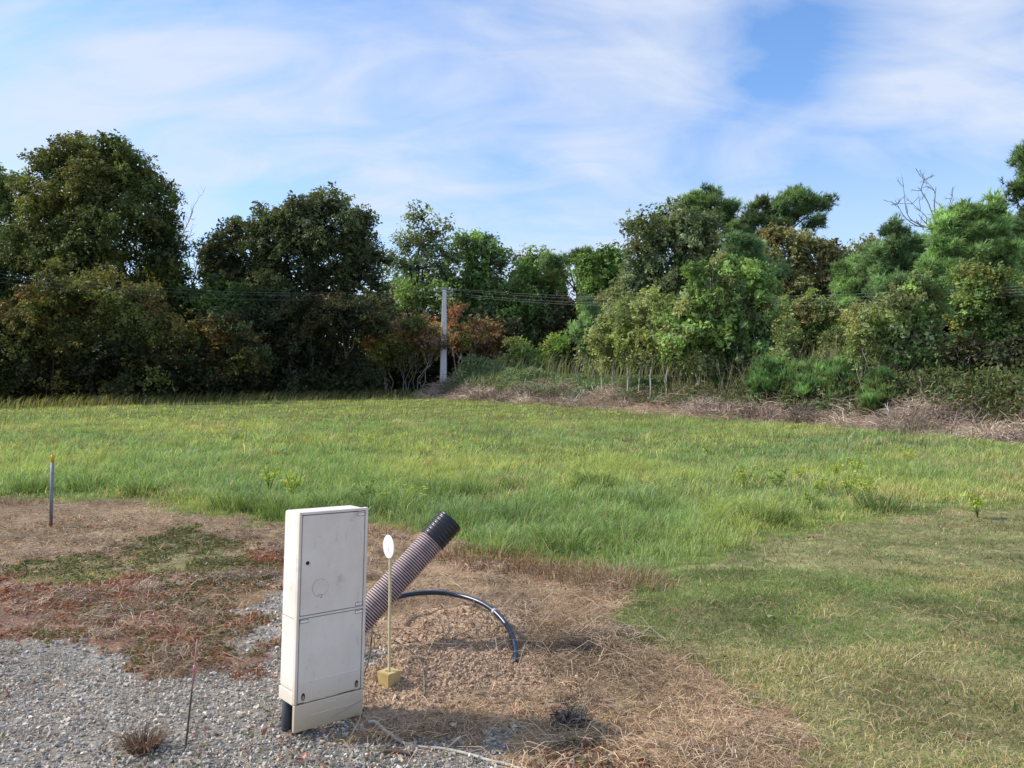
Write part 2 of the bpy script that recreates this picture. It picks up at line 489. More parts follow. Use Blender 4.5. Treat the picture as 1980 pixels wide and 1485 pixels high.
# ------------------------------------------------------------------ mown grass, dry grass, ground cover
def mown_grass():
    b = Batch()
    for (n, y0, y1, wf) in ((230000, 2.9, 7, .0042), (90000, 7, 13, .007)):
        x, y = band(n, y0, y1)
        z = zone(x, y)
        p = np.where(z == Z_MOWN, 1.0, np.where(z == Z_GREEN, .9, np.where(z == Z_DRY, .015 + .5 * sst(.55, .72, fbm(x * 1.5, y * 1.5, 97)) * sst(.2, 1.4, x), np.where(z == Z_STRAW, .25 * sst(.58, .72, fbm(x * 1.2, y * 1.2, 98)), 0))))
        k = rng.uniform(0, 1, len(x)) < p
        x, y, z = x[k], y[k], z[k]
        cl = fbm(x * 2.2, y * 2.2, 91); big = fbm(x * .75, y * .9, 93)
        k = rng.uniform(0, 1, len(x)) < .3 + .95 * cl
        x, y, cl, big, z = x[k], y[k], cl[k], big[k], z[k]; n = len(x)
        g = pick([(.19, .28, .085), (.22, .30, .095), (.15, .23, .085)], n)
        s = pick([(.54, .45, .26), (.46, .37, .21), (.40, .36, .17), (.60, .51, .33)], n)
        f = .06 + .60 * sst(.43, .58, big + .35 * (cl - .5)); c_dark = .85 + .55 * sst(.3, .6, fbm(x * 1.9, y * 1.9, 95))
        c = np.where((rng.uniform(0, 1, n) < f)[:, None], s, g)
        c = c * c_dark[:, None]; h = rng.uniform(.02, .05, n) * (.6 + .9 * cl)
        V, q, t, C = blades(x, y, H(x, y) - .004, h, wf * rng.uniform(.7, 1.3, n), rng.uniform(0, 2 * PI, n), rng.uniform(.4, 1.7, n), c * .75, c * 1.05)
        b.add(V, [q, t], C)
    tag(b.obj('mown_grass', M_GRASS), 'short patchy mown grass, half green and half straw coloured, right of the bare soil', 'grass', kind='stuff')
mown_grass()

def flat_stalks(b, x, y, L, w, c, lift=0.02, curl=.35):
    n = len(x)
    a = rng.uniform(0, 2 * PI, n); a2 = a + rng.normal(0, curl, n)
    up = rng.uniform(-.05, .5, n) * L
    p0 = np.stack([x, y, H(x, y) + rng.uniform(0, lift, n)], 1)
    p1 = p0 + np.stack([np.cos(a) * L * .5, np.sin(a) * L * .5, up * .8], 1)
    p2 = p1 + np.stack([np.cos(a2) * L * .5, np.sin(a2) * L * .5, up * .1 - .15 * L * rng.uniform(0, 1, n)], 1)
    hz = np.maximum(H(p2[:, 0], p2[:, 1]) + .004, p2[:, 2]); p2[:, 2] = hz
    s = np.stack([-np.sin(a), np.cos(a), rng.normal(0, .5, n)], 1); s /= np.linalg.norm(s, axis=1)[:, None]
    s *= (w * .5)[:, None]
    V = np.stack([p0 - s, p0 + s, p1 - s, p1 + s, p2 - s * .5, p2 + s * .5], 1).reshape(-1, 3)
    k = np.arange(n)[:, None] * 6
    b.add(V, [k + np.array([[0, 1, 3, 2]]), k + np.array([[2, 3, 5, 4]])], np.repeat(c, 6, 0))

def dry_grass():
    b = Batch()
    for (n, y0, y1, wf) in ((120000, 2.8, 6.2, .0032), (90000, 6.2, 11.5, .005)):
        x, y = band(n, y0, y1)
        z = zone(x, y)
        dens = np.zeros(10); dens[[Z_DRY, Z_STRAW, Z_SAND, Z_SEDUM, Z_GRAVEL, Z_MOWN, Z_GREEN]] = (1.15, 1, .2, .3, .09, .09, .3)
        cl = fbm(x * 3, y * 3, 101)
        k = rng.uniform(0, 1, len(x)) < dens[z] * (.25 + 1.3 * cl)
        x, y = x[k], y[k]; n = len(x)
        c = pick([(.47, .35, .25), (.36, .255, .175), (.56, .45, .33), (.23, .15, .10), (.42, .30, .225)], n, (3, 3, 2, 2, 3))
        c = c * (.42 + 1.15 * fbm(x * 1.9, y * 1.9, 107))[:, None] * np.array([1.02, 1.0, .87])
        flat_stalks(b, x, y, rng.gamma(3, .022, n) + .02, wf * .85 * rng.uniform(.6, 1.3, n), c)
    # upright dead tufts along the foot of the long grass
    for (px, py, n) in ((1000, 1100, 260), (1060, 1108, 260), (1120, 1115, 320), (1170, 1122, 420), (1200, 1135, 420), (930, 1080, 200), (960, 1095, 200), (20, 975, 150), (880, 1075, 160), (710, 1030, 200), (740, 1035, 180)):
        g = ground_at(px, py); n = int(n * .8)
        a = rng.uniform(0, 2 * PI, n); r = .38 * np.sqrt(rng.uniform(0, 1, n))
        x = g.x + r * np.cos(a) * 1.3; y = g.y + r * np.sin(a) * .6
        c = pick([(.42, .30, .18), (.36, .22, .12), (.5, .40, .27)] if px > 1100 else [(.36, .20, .10), (.42, .26, .14), (.26, .14, .08)], n)
        V, q, t, C = blades(x, y, H(x, y), rng.uniform(.05, .17, n), rng.uniform(.004, .008, n), a, rng.uniform(.3, 1.4, n), c * .7, c)
        b.add(V, [q, t], C)
    # long stalks lying on the mound
    x = rng.normal(.0, .55, 420); y = rng.normal(4.85, .45, 420)
    flat_stalks(b, x, y, rng.uniform(.12, .4, 420), rng.uniform(.004, .007, 420), pick([(.42, .33, .24), (.34, .25, .17), (.26, .2, .15)], 420), .05, .6)
    for k in range(260):
        hx, hy = band(1, 3.0, 8.5); zz = int(zone(hx, hy)[0])
        if zz not in (Z_DRY, Z_STRAW, Z_SEDUM): continue
        n = int(rng.uniform(30, 150)); R = rng.uniform(.06, .22); a = rng.uniform(0, 2 * PI, n); r = R * np.sqrt(rng.uniform(0, 1, n))
        flat_stalks(b, hx + r * np.cos(a), hy + r * np.sin(a) * .8, rng.uniform(.04, .17, n), rng.uniform(.0025, .0045, n), pick([(.5, .39, .28), (.40, .29, .2), (.58, .47, .36), (.20, .14, .10)], n) * rng.uniform(.7, 1.15), .045, .8)
    tag(b.obj('dry_grass', M_STRAW), 'dead straw stalks lying over the bare soil', 'dry grass', kind='stuff')
dry_grass()

def ground_cover():
    b = Batch()
    x, y = band(330000, 2.9, 9.5)
    z = zone(x, y)
    cl = fbm(x * 2.6, y * 2.6, 111); fine = fbm(x * 9, y * 9, 113)
    dens = np.zeros(10); dens[[Z_SEDUM, Z_GREEN, Z_GRAVEL, Z_STRAW, Z_DRY, Z_MOWN]] = (2.0, .8, .022, .07, .03, .006)
    k = rng.uniform(0, 1, len(x)) < dens[z] * (sst(.36, .62, .55 * cl + .45 * fine) * 1.3 * np.where(z == Z_GRAVEL, sst(.5, .62, cl) * 3, 1))
    # a few weeds standing in the stones
    x, y, z, cl = x[k], y[k], z[k], cl[k]
    n = len(x)
    red = pick([(.35, .135, .095), (.28, .105, .075), (.40, .19, .135), (.20, .09, .065), (.33, .21, .145)], n, (4, 3, 3, 2, 1))
    grn = pick([(.09, .13, .045), (.12, .15, .07), (.16, .17, .06)], n)
    g = fbm(x * 1.7 + 3, y * 1.7, 115)
    pg = np.where(z == Z_GREEN, .85, np.where(z == Z_SEDUM, .05 + .6 * sst(.55, .7, g), .5))
    c = np.where((rng.uniform(0, 1, n) < pg)[:, None], grn, red)
    s = rng.uniform(.007, .017, n) * (1 + .06 * y)
    a = rng.normal(0, 1, (n, 3)); a[:, 2] *= .5; a /= np.linalg.norm(a, axis=1)[:, None]
    nn = rng.normal(0, .7, (n, 3)) + np.array([0, 0, 1]); t = np.cross(nn, a); t /= np.linalg.norm(t, axis=1)[:, None]
    p = np.stack([x, y, H(x, y) + rng.uniform(0, .03, n)], 1)
    V = np.stack([p - a * s[:, None], p + t * s[:, None] * .45, p + a * s[:, None], p - t * s[:, None] * .45], 1).reshape(-1, 3)
    b.add(V, [np.arange(n)[:, None] * 4 + np.arange(4)[None]], np.repeat(c, 4, 0))
    tag(b.obj('ground_cover', M_GRASS), 'low red and green creeping weeds over the stony ground left of the cabinet', 'ground cover', kind='stuff')
ground_cover()

# ------------------------------------------------------------------ gravel, clods
def rock_variants(k, npts=11, flat=.65):
    out = []
    for _ in range(k):
        bm = bmesh.new()
        for _ in range(npts):
            v = Vector(rng.normal(0, 1, 3)); v.normalize(); v *= random.uniform(.75, 1.05); v.z *= flat; v.y *= random.uniform(.65, 1)
            bm.verts.new(v)
        r = bmesh.ops.convex_hull(bm, input=list(bm.verts))
        bmesh.ops.delete(bm, geom=[v for v in bm.verts if not v.link_faces], context='VERTS')
        bmesh.ops.triangulate(bm, faces=list(bm.faces))
        bm.verts.index_update()
        out.append((np.array([v.co[:] for v in bm.verts]), np.array([[v.index for v in f.verts] for f in bm.faces])))
        bm.free()
    return out

def rand_rot(n, tilt=.5):
    q = np.stack([np.ones(n), rng.normal(0, tilt, n), rng.normal(0, tilt, n), np.zeros(n)], 1); q /= np.linalg.norm(q, axis=1)[:, None]
    th = rng.uniform(0, PI, n)
    qz = np.stack([np.cos(th), np.zeros(n), np.zeros(n), np.sin(th)], 1)
    w1, x1, y1, z1 = q.T; w2, x2, y2, z2 = qz.T
    w = w1 * w2 - x1 * x2 - y1 * y2 - z1 * z2; x = w1 * x2 + x1 * w2 + y1 * z2 - z1 * y2
    y = w1 * y2 - x1 * z2 + y1 * w2 + z1 * x2; z = w1 * z2 + x1 * y2 - y1 * x2 + z1 * w2
    return np.stack([1 - 2 * (y * y + z * z), 2 * (x * y - w * z), 2 * (x * z + w * y), 2 * (x * y + w * z), 1 - 2 * (x * x + z * z), 2 * (y * z - w * x), 2 * (x * z - w * y), 2 * (y * z + w * x), 1 - 2 * (x * x + y * y)], 1).reshape(n, 3, 3)

def scatter_rocks(b, var, x, y, s, c, sink=.15, tilt=.5):
    n = len(x); R = rand_rot(n, tilt); idx = rng.integers(0, len(var), n)
    z = H(x, y) + s * (.45 - sink)
    for k, (rv, rf) in enumerate(var):
        m = np.nonzero(idx == k)[0]
        if not len(m): continue
        V = np.einsum('nij,vj->nvi', R[m], rv) * s[m][:, None, None] + np.stack([x[m], y[m], z[m]], 1)[:, None, :]
        f = rf[None] + (np.arange(len(m)) * len(rv))[:, None, None]
        b.add(V.reshape(-1, 3), [f.reshape(-1, 3)], np.repeat(c[m], len(rv), 0))

def gravel():
    var = rock_variants(10)
    b = Batch()
    for (n, y0, y1, s0) in ((58000, 2.7, 4.6, .0077), (26000, 4.6, 7.0, .0105)):
        x, y = band(n, y0, y1)
        z = zone(x, y)
        p = np.where(z == Z_GRAVEL, 1.0, np.where(z == Z_SEDUM, .12 + .75 * sst(.48, .6, fbm(x * 2.1, y * 2.1, 99)), np.where(z == Z_DRY, .012, np.where(z == Z_STRAW, .02, 0))))
        k = (rng.uniform(0, 1, n) < p)
        x, y = x[k], y[k]; m = len(x)
        s = s0 * .92 * rng.lognormal(0, .48, m).clip(.4, 2.6)
        c = pick([(.47, .44, .395), (.385, .36, .32), (.56, .53, .485), (.30, .285, .26), (.46, .39, .32)], m, (4, 4, 2.2, 2.4, 1.4), .18)
        w = rng.uniform(0, 1, m) < .012; c[w] = (.62, .6, .56)
        scatter_rocks(b, var, x, y, s, c * np.array([1.1, 1.07, 1.02]))
    x, y = band(26000, 2.7, 6.0); zz = zone(x, y); k = ((zz == Z_GRAVEL) & (rng.uniform(0, 1, 26000) < .8)) | ((zz == Z_SEDUM) & (rng.uniform(0, 1, 26000) < .35)); x, y = x[k], y[k]; m = len(x)
    scatter_rocks(b, var, x, y, .0035 * rng.lognormal(0, .35, m), pick([(.44, .40, .34), (.36, .33, .29), (.52, .49, .44)], m, None, .15), .3, .6)
    tag(b.obj('gravel', M_STONE), 'grey crushed stone gravel in the near left corner', 'gravel', kind='stuff')
    b = Batch(); var = rock_variants(8, 16, .85)
    x = np.concatenate([rng.normal(-.45, .38, 9000), rng.normal(.05, .45, 6000)]); y = np.concatenate([rng.normal(4.3, .32, 9000), rng.normal(4.6, .38, 6000)])
    z = zone(x, y); k = (z == Z_SAND) | ((z == Z_DRY) & (rng.uniform(0, 1, len(x)) < .25)); x, y = x[k], y[k]
    n = len(x); s = .0052 * rng.lognormal(0, .6, n).clip(.4, 4.5)
    c = pick([(.43, .305, .205), (.37, .26, .175), (.48, .35, .245)], n, None, .1)
    scatter_rocks(b, var, x, y, s, c, .25, 1.0)
    x, y = band(5000, 3, 8); k = zone(x, y) == Z_DRY; x, y = x[k], y[k]; n = len(x)
    s = .006 * rng.lognormal(0, .6, n).clip(.4, 4)
    scatter_rocks(b, var, x, y, s, pick([(.33, .23, .15), (.27, .185, .12), (.42, .34, .26)], n, None, .12), .2, 1.0)
    tag(b.obj('soil_clods', M_SOIL), 'crumbled sandy soil clods on the dug mound behind the cabinet', 'soil', kind='stuff')
gravel()

# ------------------------------------------------------------------ brush and weeds at the edge
def twig_batch(b, x, y, z, L, w, dirs, c, droop=.3, seg=3):
    n = len(x)
    P = [np.stack([x, y, z], 1)]
    d = dirs / (np.linalg.norm(dirs, axis=1)[:, None] + 1e-9)
    for k in range(seg):
        P.append(P[-1] + d * (L / seg)[:, None])
        d = d + rng.normal(0, .25, (n, 3)) - np.array([0, 0, droop]); d /= np.linalg.norm(d, axis=1)[:, None]
    s = np.cross(d, rng.normal(0, 1, (n, 3))); s /= np.linalg.norm(s, axis=1)[:, None] + 1e-9
    s *= (w * .5)[:, None]
    V = np.stack([v for k, p in enumerate(P) for v in (p - s * (1 - .22 * k), p + s * (1 - .22 * k))], 1).reshape(-1, 3)
    m = 2 * (seg + 1)
    base = np.arange(n)[:, None] * m
    b.add(V, [base + np.array([[2 * k, 2 * k + 1, 2 * k + 3, 2 * k + 2]]) for k in range(seg)], np.repeat(c, m, 0))

def along_edge(n, d0, d1, i0=5, i1=9):
    segs = [(EDGE[i], EDGE[i + 1]) for i in range(i0, i1)]
    Ls = np.array([np.hypot(*(b - a)) for a, b in segs])
    i = rng.choice(len(segs), n, p=Ls / Ls.sum()); t = rng.uniform(0, 1, n)
    A = np.array([s[0] for s in segs])[i]; Bv = np.array([s[1] for s in segs])[i]
    e = Bv - A; nr = np.stack([-e[:, 1], e[:, 0]], 1); nr /= np.linalg.norm(nr, axis=1)[:, None]
    p = A + e * t[:, None] + nr * rng.uniform(d0, d1, n)[:, None]
    return p[:, 0], p[:, 1]

def brush():
    b = Batch()
    x, y = along_edge(30000, -.35, 3.0)
    hp = fbm(x * .55, y * .55, 121)
    k = rng.uniform(0, 1, len(x)) < .25 + 1.2 * sst(.35, .65, hp); x, y, hp = x[k], y[k], hp[k]; n = len(x)
    heap = .75 * sst(.40, .72, hp) * sst(.2, 1.5, edge_dist(x, y))
    z = H(x, y) + heap * rng.uniform(0, 1, n)
    c = 1.25 * pick([(.37, .30, .235), (.43, .36, .30), (.31, .24, .18), (.47, .41, .36), (.37, .23, .15), (.20, .16, .13)], n, (3, 3, 2, 2, 2, 1))
    d = rng.normal(0, 1, (n, 3)); d[:, 2] = rng.uniform(-.1, .6, n)
    twig_batch(b, x, y, z, rng.uniform(.2, .8, n), .013 + .0004 * y * rng.uniform(.5, 1.3, n), d, c, .3)
    cx, cy = along_edge(150, -.1, 2.7)
    for hx, hy in zip(cx, cy):
        n = int(rng.uniform(70, 260)); R = rng.uniform(.25, .9); hh = R * rng.uniform(.55, 1.2)
        a = rng.uniform(0, 2 * PI, n); r = R * np.sqrt(rng.uniform(0, 1, n))
        x = hx + r * np.cos(a); y = hy + r * np.sin(a)
        z = H(x, y) + hh * (1 - (r / R) ** 2) * rng.uniform(.1, 1, n)
        d = np.stack([np.cos(a) + rng.normal(0, .6, n), np.sin(a) + rng.normal(0, .6, n), rng.uniform(.1, 1.6, n)], 1)
        tone = rng.choice([.4, .65, .9, 1.15, 1.45]) * np.array([1, rng.uniform(.92, 1.04), rng.uniform(.85, 1.12)])
        c = pick([(.46, .38, .31), (.40, .32, .25), (.54, .47, .40), (.30, .23, .18), (.20, .15, .12)], n) * 1.15 * tone
        twig_batch(b, x, y, z, rng.uniform(.2, .6, n), .012 + .0004 * hy * rng.uniform(.5, 1.3, n), d, c, .45)
    tag(b.obj('dry_brush', M_STRAW), 'pale cut stalks and dry brush heaped in a strip along the right edge of the field', 'dry brush', kind='stuff')
    # tall weeds on the bank around the pole
    b = Batch()
    x, y = along_edge(34000, 1.5, 9.5, 5, 7)
    hp = fbm(x * .5, y * .5, 131); k = rng.uniform(0, 1, len(x)) < .3 + hp; x, y, hp = x[k], y[k], hp[k]; n = len(x)
    c = pick([(.13, .165, .08), (.105, .145, .065), (.17, .19, .10), (.08, .12, .045)], n)
    h = rng.uniform(.4, 1.3, n) * (.5 + .9 * hp) * (.3 + .7 * (1 - sst(-3, 4, x))); c = c * 1.5
    V, q, t, C = blades(x, y, H(x, y), h, rng.uniform(.03, .07, n), rng.normal(.3, .8, n), rng.uniform(.1, .9, n), c * .6, c * 1.1)
    b.add(V, [q, t], C)
    x, y = along_edge(700, 3.6, 8, 5, 7); n = len(x)
    V, q, t, C = blades(x, y, H(x, y), rng.uniform(1.1, 2.3, n), rng.uniform(.03, .06, n), rng.normal(.2, .5, n), rng.uniform(.1, .6, n), pick([(.2, .22, .12)], n), pick([(.30, .30, .20), (.22, .26, .14)], n))
    b.add(V, [q, t], C)
    x, y = along_edge(80000, 1.5, 9, 5, 7); hp = fbm(x * .7, y * .7, 133); k = rng.uniform(0, 1, len(x)) < sst(.3, .65, hp); x, y, hp = x[k], y[k], hp[k]; n = len(x)
    P = np.stack([x, y, H(x, y) + rng.uniform(.05, 1.25, n) * (.3 + hp) * (.38 + 1.15 * (1 - sst(-3, 4, x)))], 1)
    V, q, C = leaf_cards(P, np.tile(np.array([-.3, -.6, .5]), (n, 1)), rng.uniform(.1, .26, n), pick([(.15, .20, .10), (.12, .18, .075), (.19, .23, .13), (.10, .155, .06)], n) * 1.35, .45)
    b.add(V, [q], C)
    tag(b.obj('bank_weeds', M_GRASS), 'grey green weeds and feathery grass covering the bank around the pole', 'weeds', kind='stuff')
    # low shrubs and dead stems under the right hand trees
    b = Batch()
    x, y = along_edge(9000, 1.7, 6.5, 6, 10); n = len(x)
    d = rng.normal(0, .35, (n, 3)); d[:, 2] = 1
    twig_batch(b, x, y, H(x, y), rng.uniform(.3, 1.5, n) * (1 - .55 * sst(7, 11, x)) * (.55 + .45 * sst(7, 9, x)), rng.uniform(.012, .024, n), d, (1.3 - .8 * sst(8, 12, x))[:, None] * pick([(.17, .13, .09), (.25, .2, .15), (.12, .09, .06), (.14, .15, .06)], n), .06)
    x, y = along_edge(620, 1.8, 5.0, 6, 7); n = len(x)
    d = rng.normal(0, .16, (n, 3)); d[:, 2] = 1
    twig_batch(b, x, y, H(x, y), rng.uniform(.8, 2.4, n), rng.uniform(.016, .032, n), d, pick([(.42, .37, .30), (.34, .29, .22), (.28, .26, .15)], n), .02)
    x, y = along_edge(60000, 1.7, 8.5, 6, 10); n = len(x)
    hp = fbm(x * .5, y * .5, 141); z = H(x, y) + rng.uniform(0, 1.3, n) * (hp + .25)
    d = rng.normal(0, 1, (n, 3)); d[:, 2] += .4
    twig_batch(b, x, y, z, rng.uniform(.08, .22, n), rng.uniform(.04, .09, n), d, 1.5 * pick([(.07, .10, .04), (.09, .115, .04), (.05, .075, .03), (.12, .11, .05)], n), .2, 2)
    tag(b.obj('undergrowth', M_LEAF), 'tangled dead stems and low leaves under the right hand trees', 'undergrowth', kind='stuff')

# ------------------------------------------------------------------ trees
LEAF_K = 2.0
def leaf_cards(P, out_dir, L, c, wide=.55, up=.5):
    n = len(P)
    nn = out_dir * .6 + rng.normal(0, .75, (n, 3)) + np.array([0, 0, up]); nn /= np.linalg.norm(nn, axis=1)[:, None]
    a = np.cross(nn, rng.normal(0, 1, (n, 3))); a /= np.linalg.norm(a, axis=1)[:, None] + 1e-9
    t = np.cross(nn, a)
    L = L[:, None]
    V = np.stack([P - a * L * .5, P + t * L * wide * .5 + nn * L * .08, P + a * L * .5, P - t * L * wide * .5 + nn * L * .08], 1).reshape(-1, 3)
    return V, np.arange(n)[:, None] * 4 + np.arange(4)[None], np.repeat(c, 4, 0)

def needle_tufts(P, out_dir, L, c, k=16, wide=.125, up=.5):
    n = len(P)
    P = np.repeat(P, k, 0); o = np.repeat(out_dir, k, 0); L = np.repeat(L, k) * rng.uniform(.6, 1.1, n * k); c = np.repeat(c, k, 0) * rng.normal(1, .12, (n * k, 1)).clip(.6, 1.5)
    d = o * .7 + rng.normal(0, .6, (n * k, 3)) + np.array([0, 0, up]); d /= np.linalg.norm(d, axis=1)[:, None]
    s = np.cross(d, rng.normal(0, 1, (n * k, 3))); s /= np.linalg.norm(s, axis=1)[:, None] + 1e-9
    s *= (L * wide)[:, None]
    V = np.stack([P - s * .5, P + s * .5, P + d * L[:, None]], 1).reshape(-1, 3)
    C = np.stack([c * .5, c * .5, c * 1.35], 1).reshape(-1, 3)  # dark needle base, bright tip: tuft shade and highlight painted into the colour
    return V, np.arange(n * k)[:, None] * 3 + np.arange(3)[None], C

brush()

def wob(p, q, n, amp):
    p = np.array(p, float); q = np.array(q, float)
    t = np.linspace(0, 1, n)[:, None]
    L = np.linalg.norm(q - p)
    w = rng.normal(0, amp * L, (n, 3)) * np.sin(t * PI) * .5
    return p + (q - p) * t + w

PAL = {
 'olive': [(.085, .11, .036), (.11, .13, .042), (.065, .09, .032), (.10, .105, .036)],
 'dark': [(.06, .08, .036), (.075, .092, .042), (.048, .066, .03), (.08, .085, .042)],
 'grey': [(.085, .105, .055), (.105, .125, .07), (.065, .085, .042)],
 'mid': [(.085, .13, .042), (.105, .15, .05), (.065, .105, .036)],
 'yellow': [(.13, .135, .036), (.105, .12, .034), (.085, .10, .03), (.15, .135, .042)],
 'hedge': [(.095, .10, .03), (.125, .11, .032), (.065, .075, .025), (.11, .08, .03)],
 'rust': [(.125, .066, .038), (.10, .06, .034), (.08, .062, .034), (.14, .068, .04)],
 'bright': [(.085, .135, .036), (.105, .15, .042), (.065, .105, .03)],
 'silver': [(.115, .135, .062), (.145, .165, .08), (.085, .105, .045), (.125, .13, .06)],
 'autumn': [(.105, .11, .05), (.08, .095, .04), (.13, .11, .05)],
 'pine': [(.12, .18, .07), (.15, .215, .085), (.085, .135, .052)],
 'bluepine': [(.095, .14, .066), (.12, .17, .08), (.07, .108, .05)],
 'darkpine': [(.07, .105, .045), (.09, .13, .05), (.055, .085, .038)],
 'gorse': [(.07, .125, .042), (.085, .14, .05), (.052, .095, .034), (.09, .12, .046)],
 'spray': [(.34, .15, .075), (.28, .14, .07), (.22, .12, .055)],
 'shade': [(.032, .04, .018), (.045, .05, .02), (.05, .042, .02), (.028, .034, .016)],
}
BARKS = {'oak': (.075, .062, .05), 'pale': (.36, .33, .28), 'birch': (.46, .42, .36), 'pine': (.12, .075, .05), 'dark': (.045, .038, .03), 'dead': (.19, .165, .15)}

def tree(name, label, cat, Y, bpx, lobes, pal, style='leaf', dens=1.0, bark='oak', group=None, stems=1, px_leaf=5.9, depth=.9, trunk_px=9, twigs=6, mottling=.26, accent=None, spread=0.0, bx=None, limb_px=3.2, clus=26, up=.5, lumps=1.0):
    X = (bpx - 990) / F * Y
    base = Vector((X, Y, H1(X, Y) - .05))
    root = thing(name, label, cat, base, group=group)
    s = Y / F
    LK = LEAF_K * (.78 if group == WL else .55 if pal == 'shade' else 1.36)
    b = Batch(); tb = Tubes()
    L0 = px_leaf * s
    cents = []
    bc = np.array(BARKS[bark])
    tops = []
    for lb in lobes:
        px, py, rx, ry = lb[:4]
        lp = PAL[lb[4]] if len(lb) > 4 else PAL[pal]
        c = np.array(at(px, py, Y) - base) + np.array([0, rng.uniform(-.35, .35) * rx * s, 0])
        R = np.array([rx * s, max(rx, ry) * s * depth, ry * s])
        cents.append((c, R))
        nl = int(1.35 * rx * ry * dens * (7.0 / px_leaf) ** 2)
        per = clus if style == 'leaf' else 9
        nc = max(8, nl // per)
        ns = max(5, int(4 + rx * ry / 210 * lumps))
        su = rng.normal(0, 1, (ns, 3)); su /= np.linalg.norm(su, axis=1)[:, None]
        sc_ = c + su * R * (rng.uniform(.2, 1, ns) ** .5 * rng.uniform(.7, 1.12, ns))[:, None]
        sr = rng.uniform(.22, .46, ns) * min(R[0], R[2]) + 4 * s
        if style == 'needle':
            ns = max(8, int(rx * ry / 70 * lumps)); su = rng.normal(0, 1, (ns, 3)); su /= np.linalg.norm(su, axis=1)[:, None]
            sc_ = c + su * R * (rng.uniform(.1, 1, ns) ** .5)[:, None]; sr = rng.uniform(6, 13, ns) * s * (px_leaf / 7)
        sb = (1 + rng.normal(0, mottling, ns)).clip(.45, 1.7)
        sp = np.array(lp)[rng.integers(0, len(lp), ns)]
        if accent is not None:
            m = rng.uniform(0, 1, ns) < accent[1]; sp[m] = np.array(PAL[accent[0]])[rng.integers(0, len(PAL[accent[0]]), m.sum())]
        k_ = rng.choice(ns, nc, p=sr ** 2 / (sr ** 2).sum())
        u = rng.normal(0, 1, (nc, 3)); u[:, 2] += (.35 if style == 'leaf' else .8); u /= np.linalg.norm(u, axis=1)[:, None]
        rad = rng.uniform(0, 1, nc) ** .45 * np.where(rng.uniform(0, 1, nc) < .07, rng.uniform(1.1, 1.75, nc), 1.0)
        cc = sc_[k_] + u * sr[k_][:, None] * rad[:, None] * np.array([1.15, 1.15, .8])
        cc[:, 2] = np.maximum(cc[:, 2], .15)
        cb = sb[k_] * (1 + rng.normal(0, .1, nc)).clip(.6, 1.4)
        pc = sp[k_]
        cr = (7.5 if style == 'leaf' else 6.0) * s
        if style == 'leaf':
            ax_ = u * .9 + rng.normal(0, .55, (nc, 3)) - np.array([0, 0, .35]); ax_ /= np.linalg.norm(ax_, axis=1)[:, None]
            tt = rng.uniform(-.4, 1.0, nc * per)
            P = np.repeat(cc, per, 0) + np.repeat(ax_, per, 0) * (tt * cr * 2.6 * (1 + spread))[:, None] + rng.normal(0, 1, (nc * per, 3)) * (cr * .55 * (1.15 - .6 * np.abs(tt)))[:, None]
            P[:, 2] -= (np.maximum(tt, 0) ** 2) * cr * .7
            od = np.repeat(u, per, 0)
            C = np.repeat(pc * cb[:, None], per, 0) * rng.normal(1, .15, (nc * per, 1)).clip(.6, 1.5)
            V, q, C = leaf_cards(P, od, L0 * rng.lognormal(0, .33, nc * per).clip(.45, 1.9), C * LK, up=up)
            b.add(V, [q], C)
        else:
            kk = 3
            P = np.repeat(cc, kk, 0) + rng.normal(0, 1, (nc * kk, 3)) * cr * .7
            V, t, C = needle_tufts(P, np.repeat(u, kk, 0), L0 * 1.9 * rng.uniform(.7, 1.2, nc * kk), np.repeat(pc * cb[:, None], kk, 0) * LK, 9, up=up)
            b.add(V, [t], C)
        # twigs inside the lobe
        for k in range(twigs):
            e = cc[rng.integers(0, nc)]
            tb.add(wob(c, e, 5, .12), limb_px * .45 * s, .5 * s, 4, bc * rng.uniform(.8, 1.2))
    b.obj('crown', M_LEAF if style == 'leaf' else M_NEEDLE, root)
    # trunk and limbs
    allc = np.array([c for c, _ in cents])
    w = np.array([R[0] * R[2] for _, R in cents])
    mid = (allc * w[:, None]).sum(0) / w.sum()
    topz = allc[:, 2].max()
    if stems == 1:
        tp = np.array([mid[0] * .8, 0, min(topz, mid[2] * 1.25)])
        tr = wob((0, 0, -.1), tp, 8, .035)
        tb.add(tr, 0, 0, 8, bc, radii=np.linspace(trunk_px * s * .5, trunk_px * s * .16, 8))
        for c, R in cents:
            j = int(np.argmin(np.abs(tr[:, 2] - max(c[2] * .72, 0))))
            j = min(j, 6)
            tb.add(wob(tr[j], c, 6, .09), limb_px * s * .6, limb_px * s * .22, 5, bc * rng.uniform(.85, 1.15))
    else:
        for k in range(stems):
            c, R = cents[k % len(cents)]
            p0 = (c[0] * .5 + rng.normal(0, .5) * 9 * s, rng.normal(0, .25), -.1)
            e = c + rng.normal(0, .3, 3) * R
            tb.add(wob(p0, e, 7, .07), trunk_px * s * .5, trunk_px * s * .16, 5, bc * rng.uniform(.75, 1.25))
            for _ in range(2):
                t = wob(p0, e, 7, .07)
                tb.add(wob(np.array(p0) + (e - np.array(p0)) * .55, c + rng.normal(0, .5, 3) * R, 5, .08), trunk_px * s * .28, trunk_px * s * .1, 4, bc)
    tb.obj('trunk' if stems == 1 else 'stems', M_BARK, root)
    return root

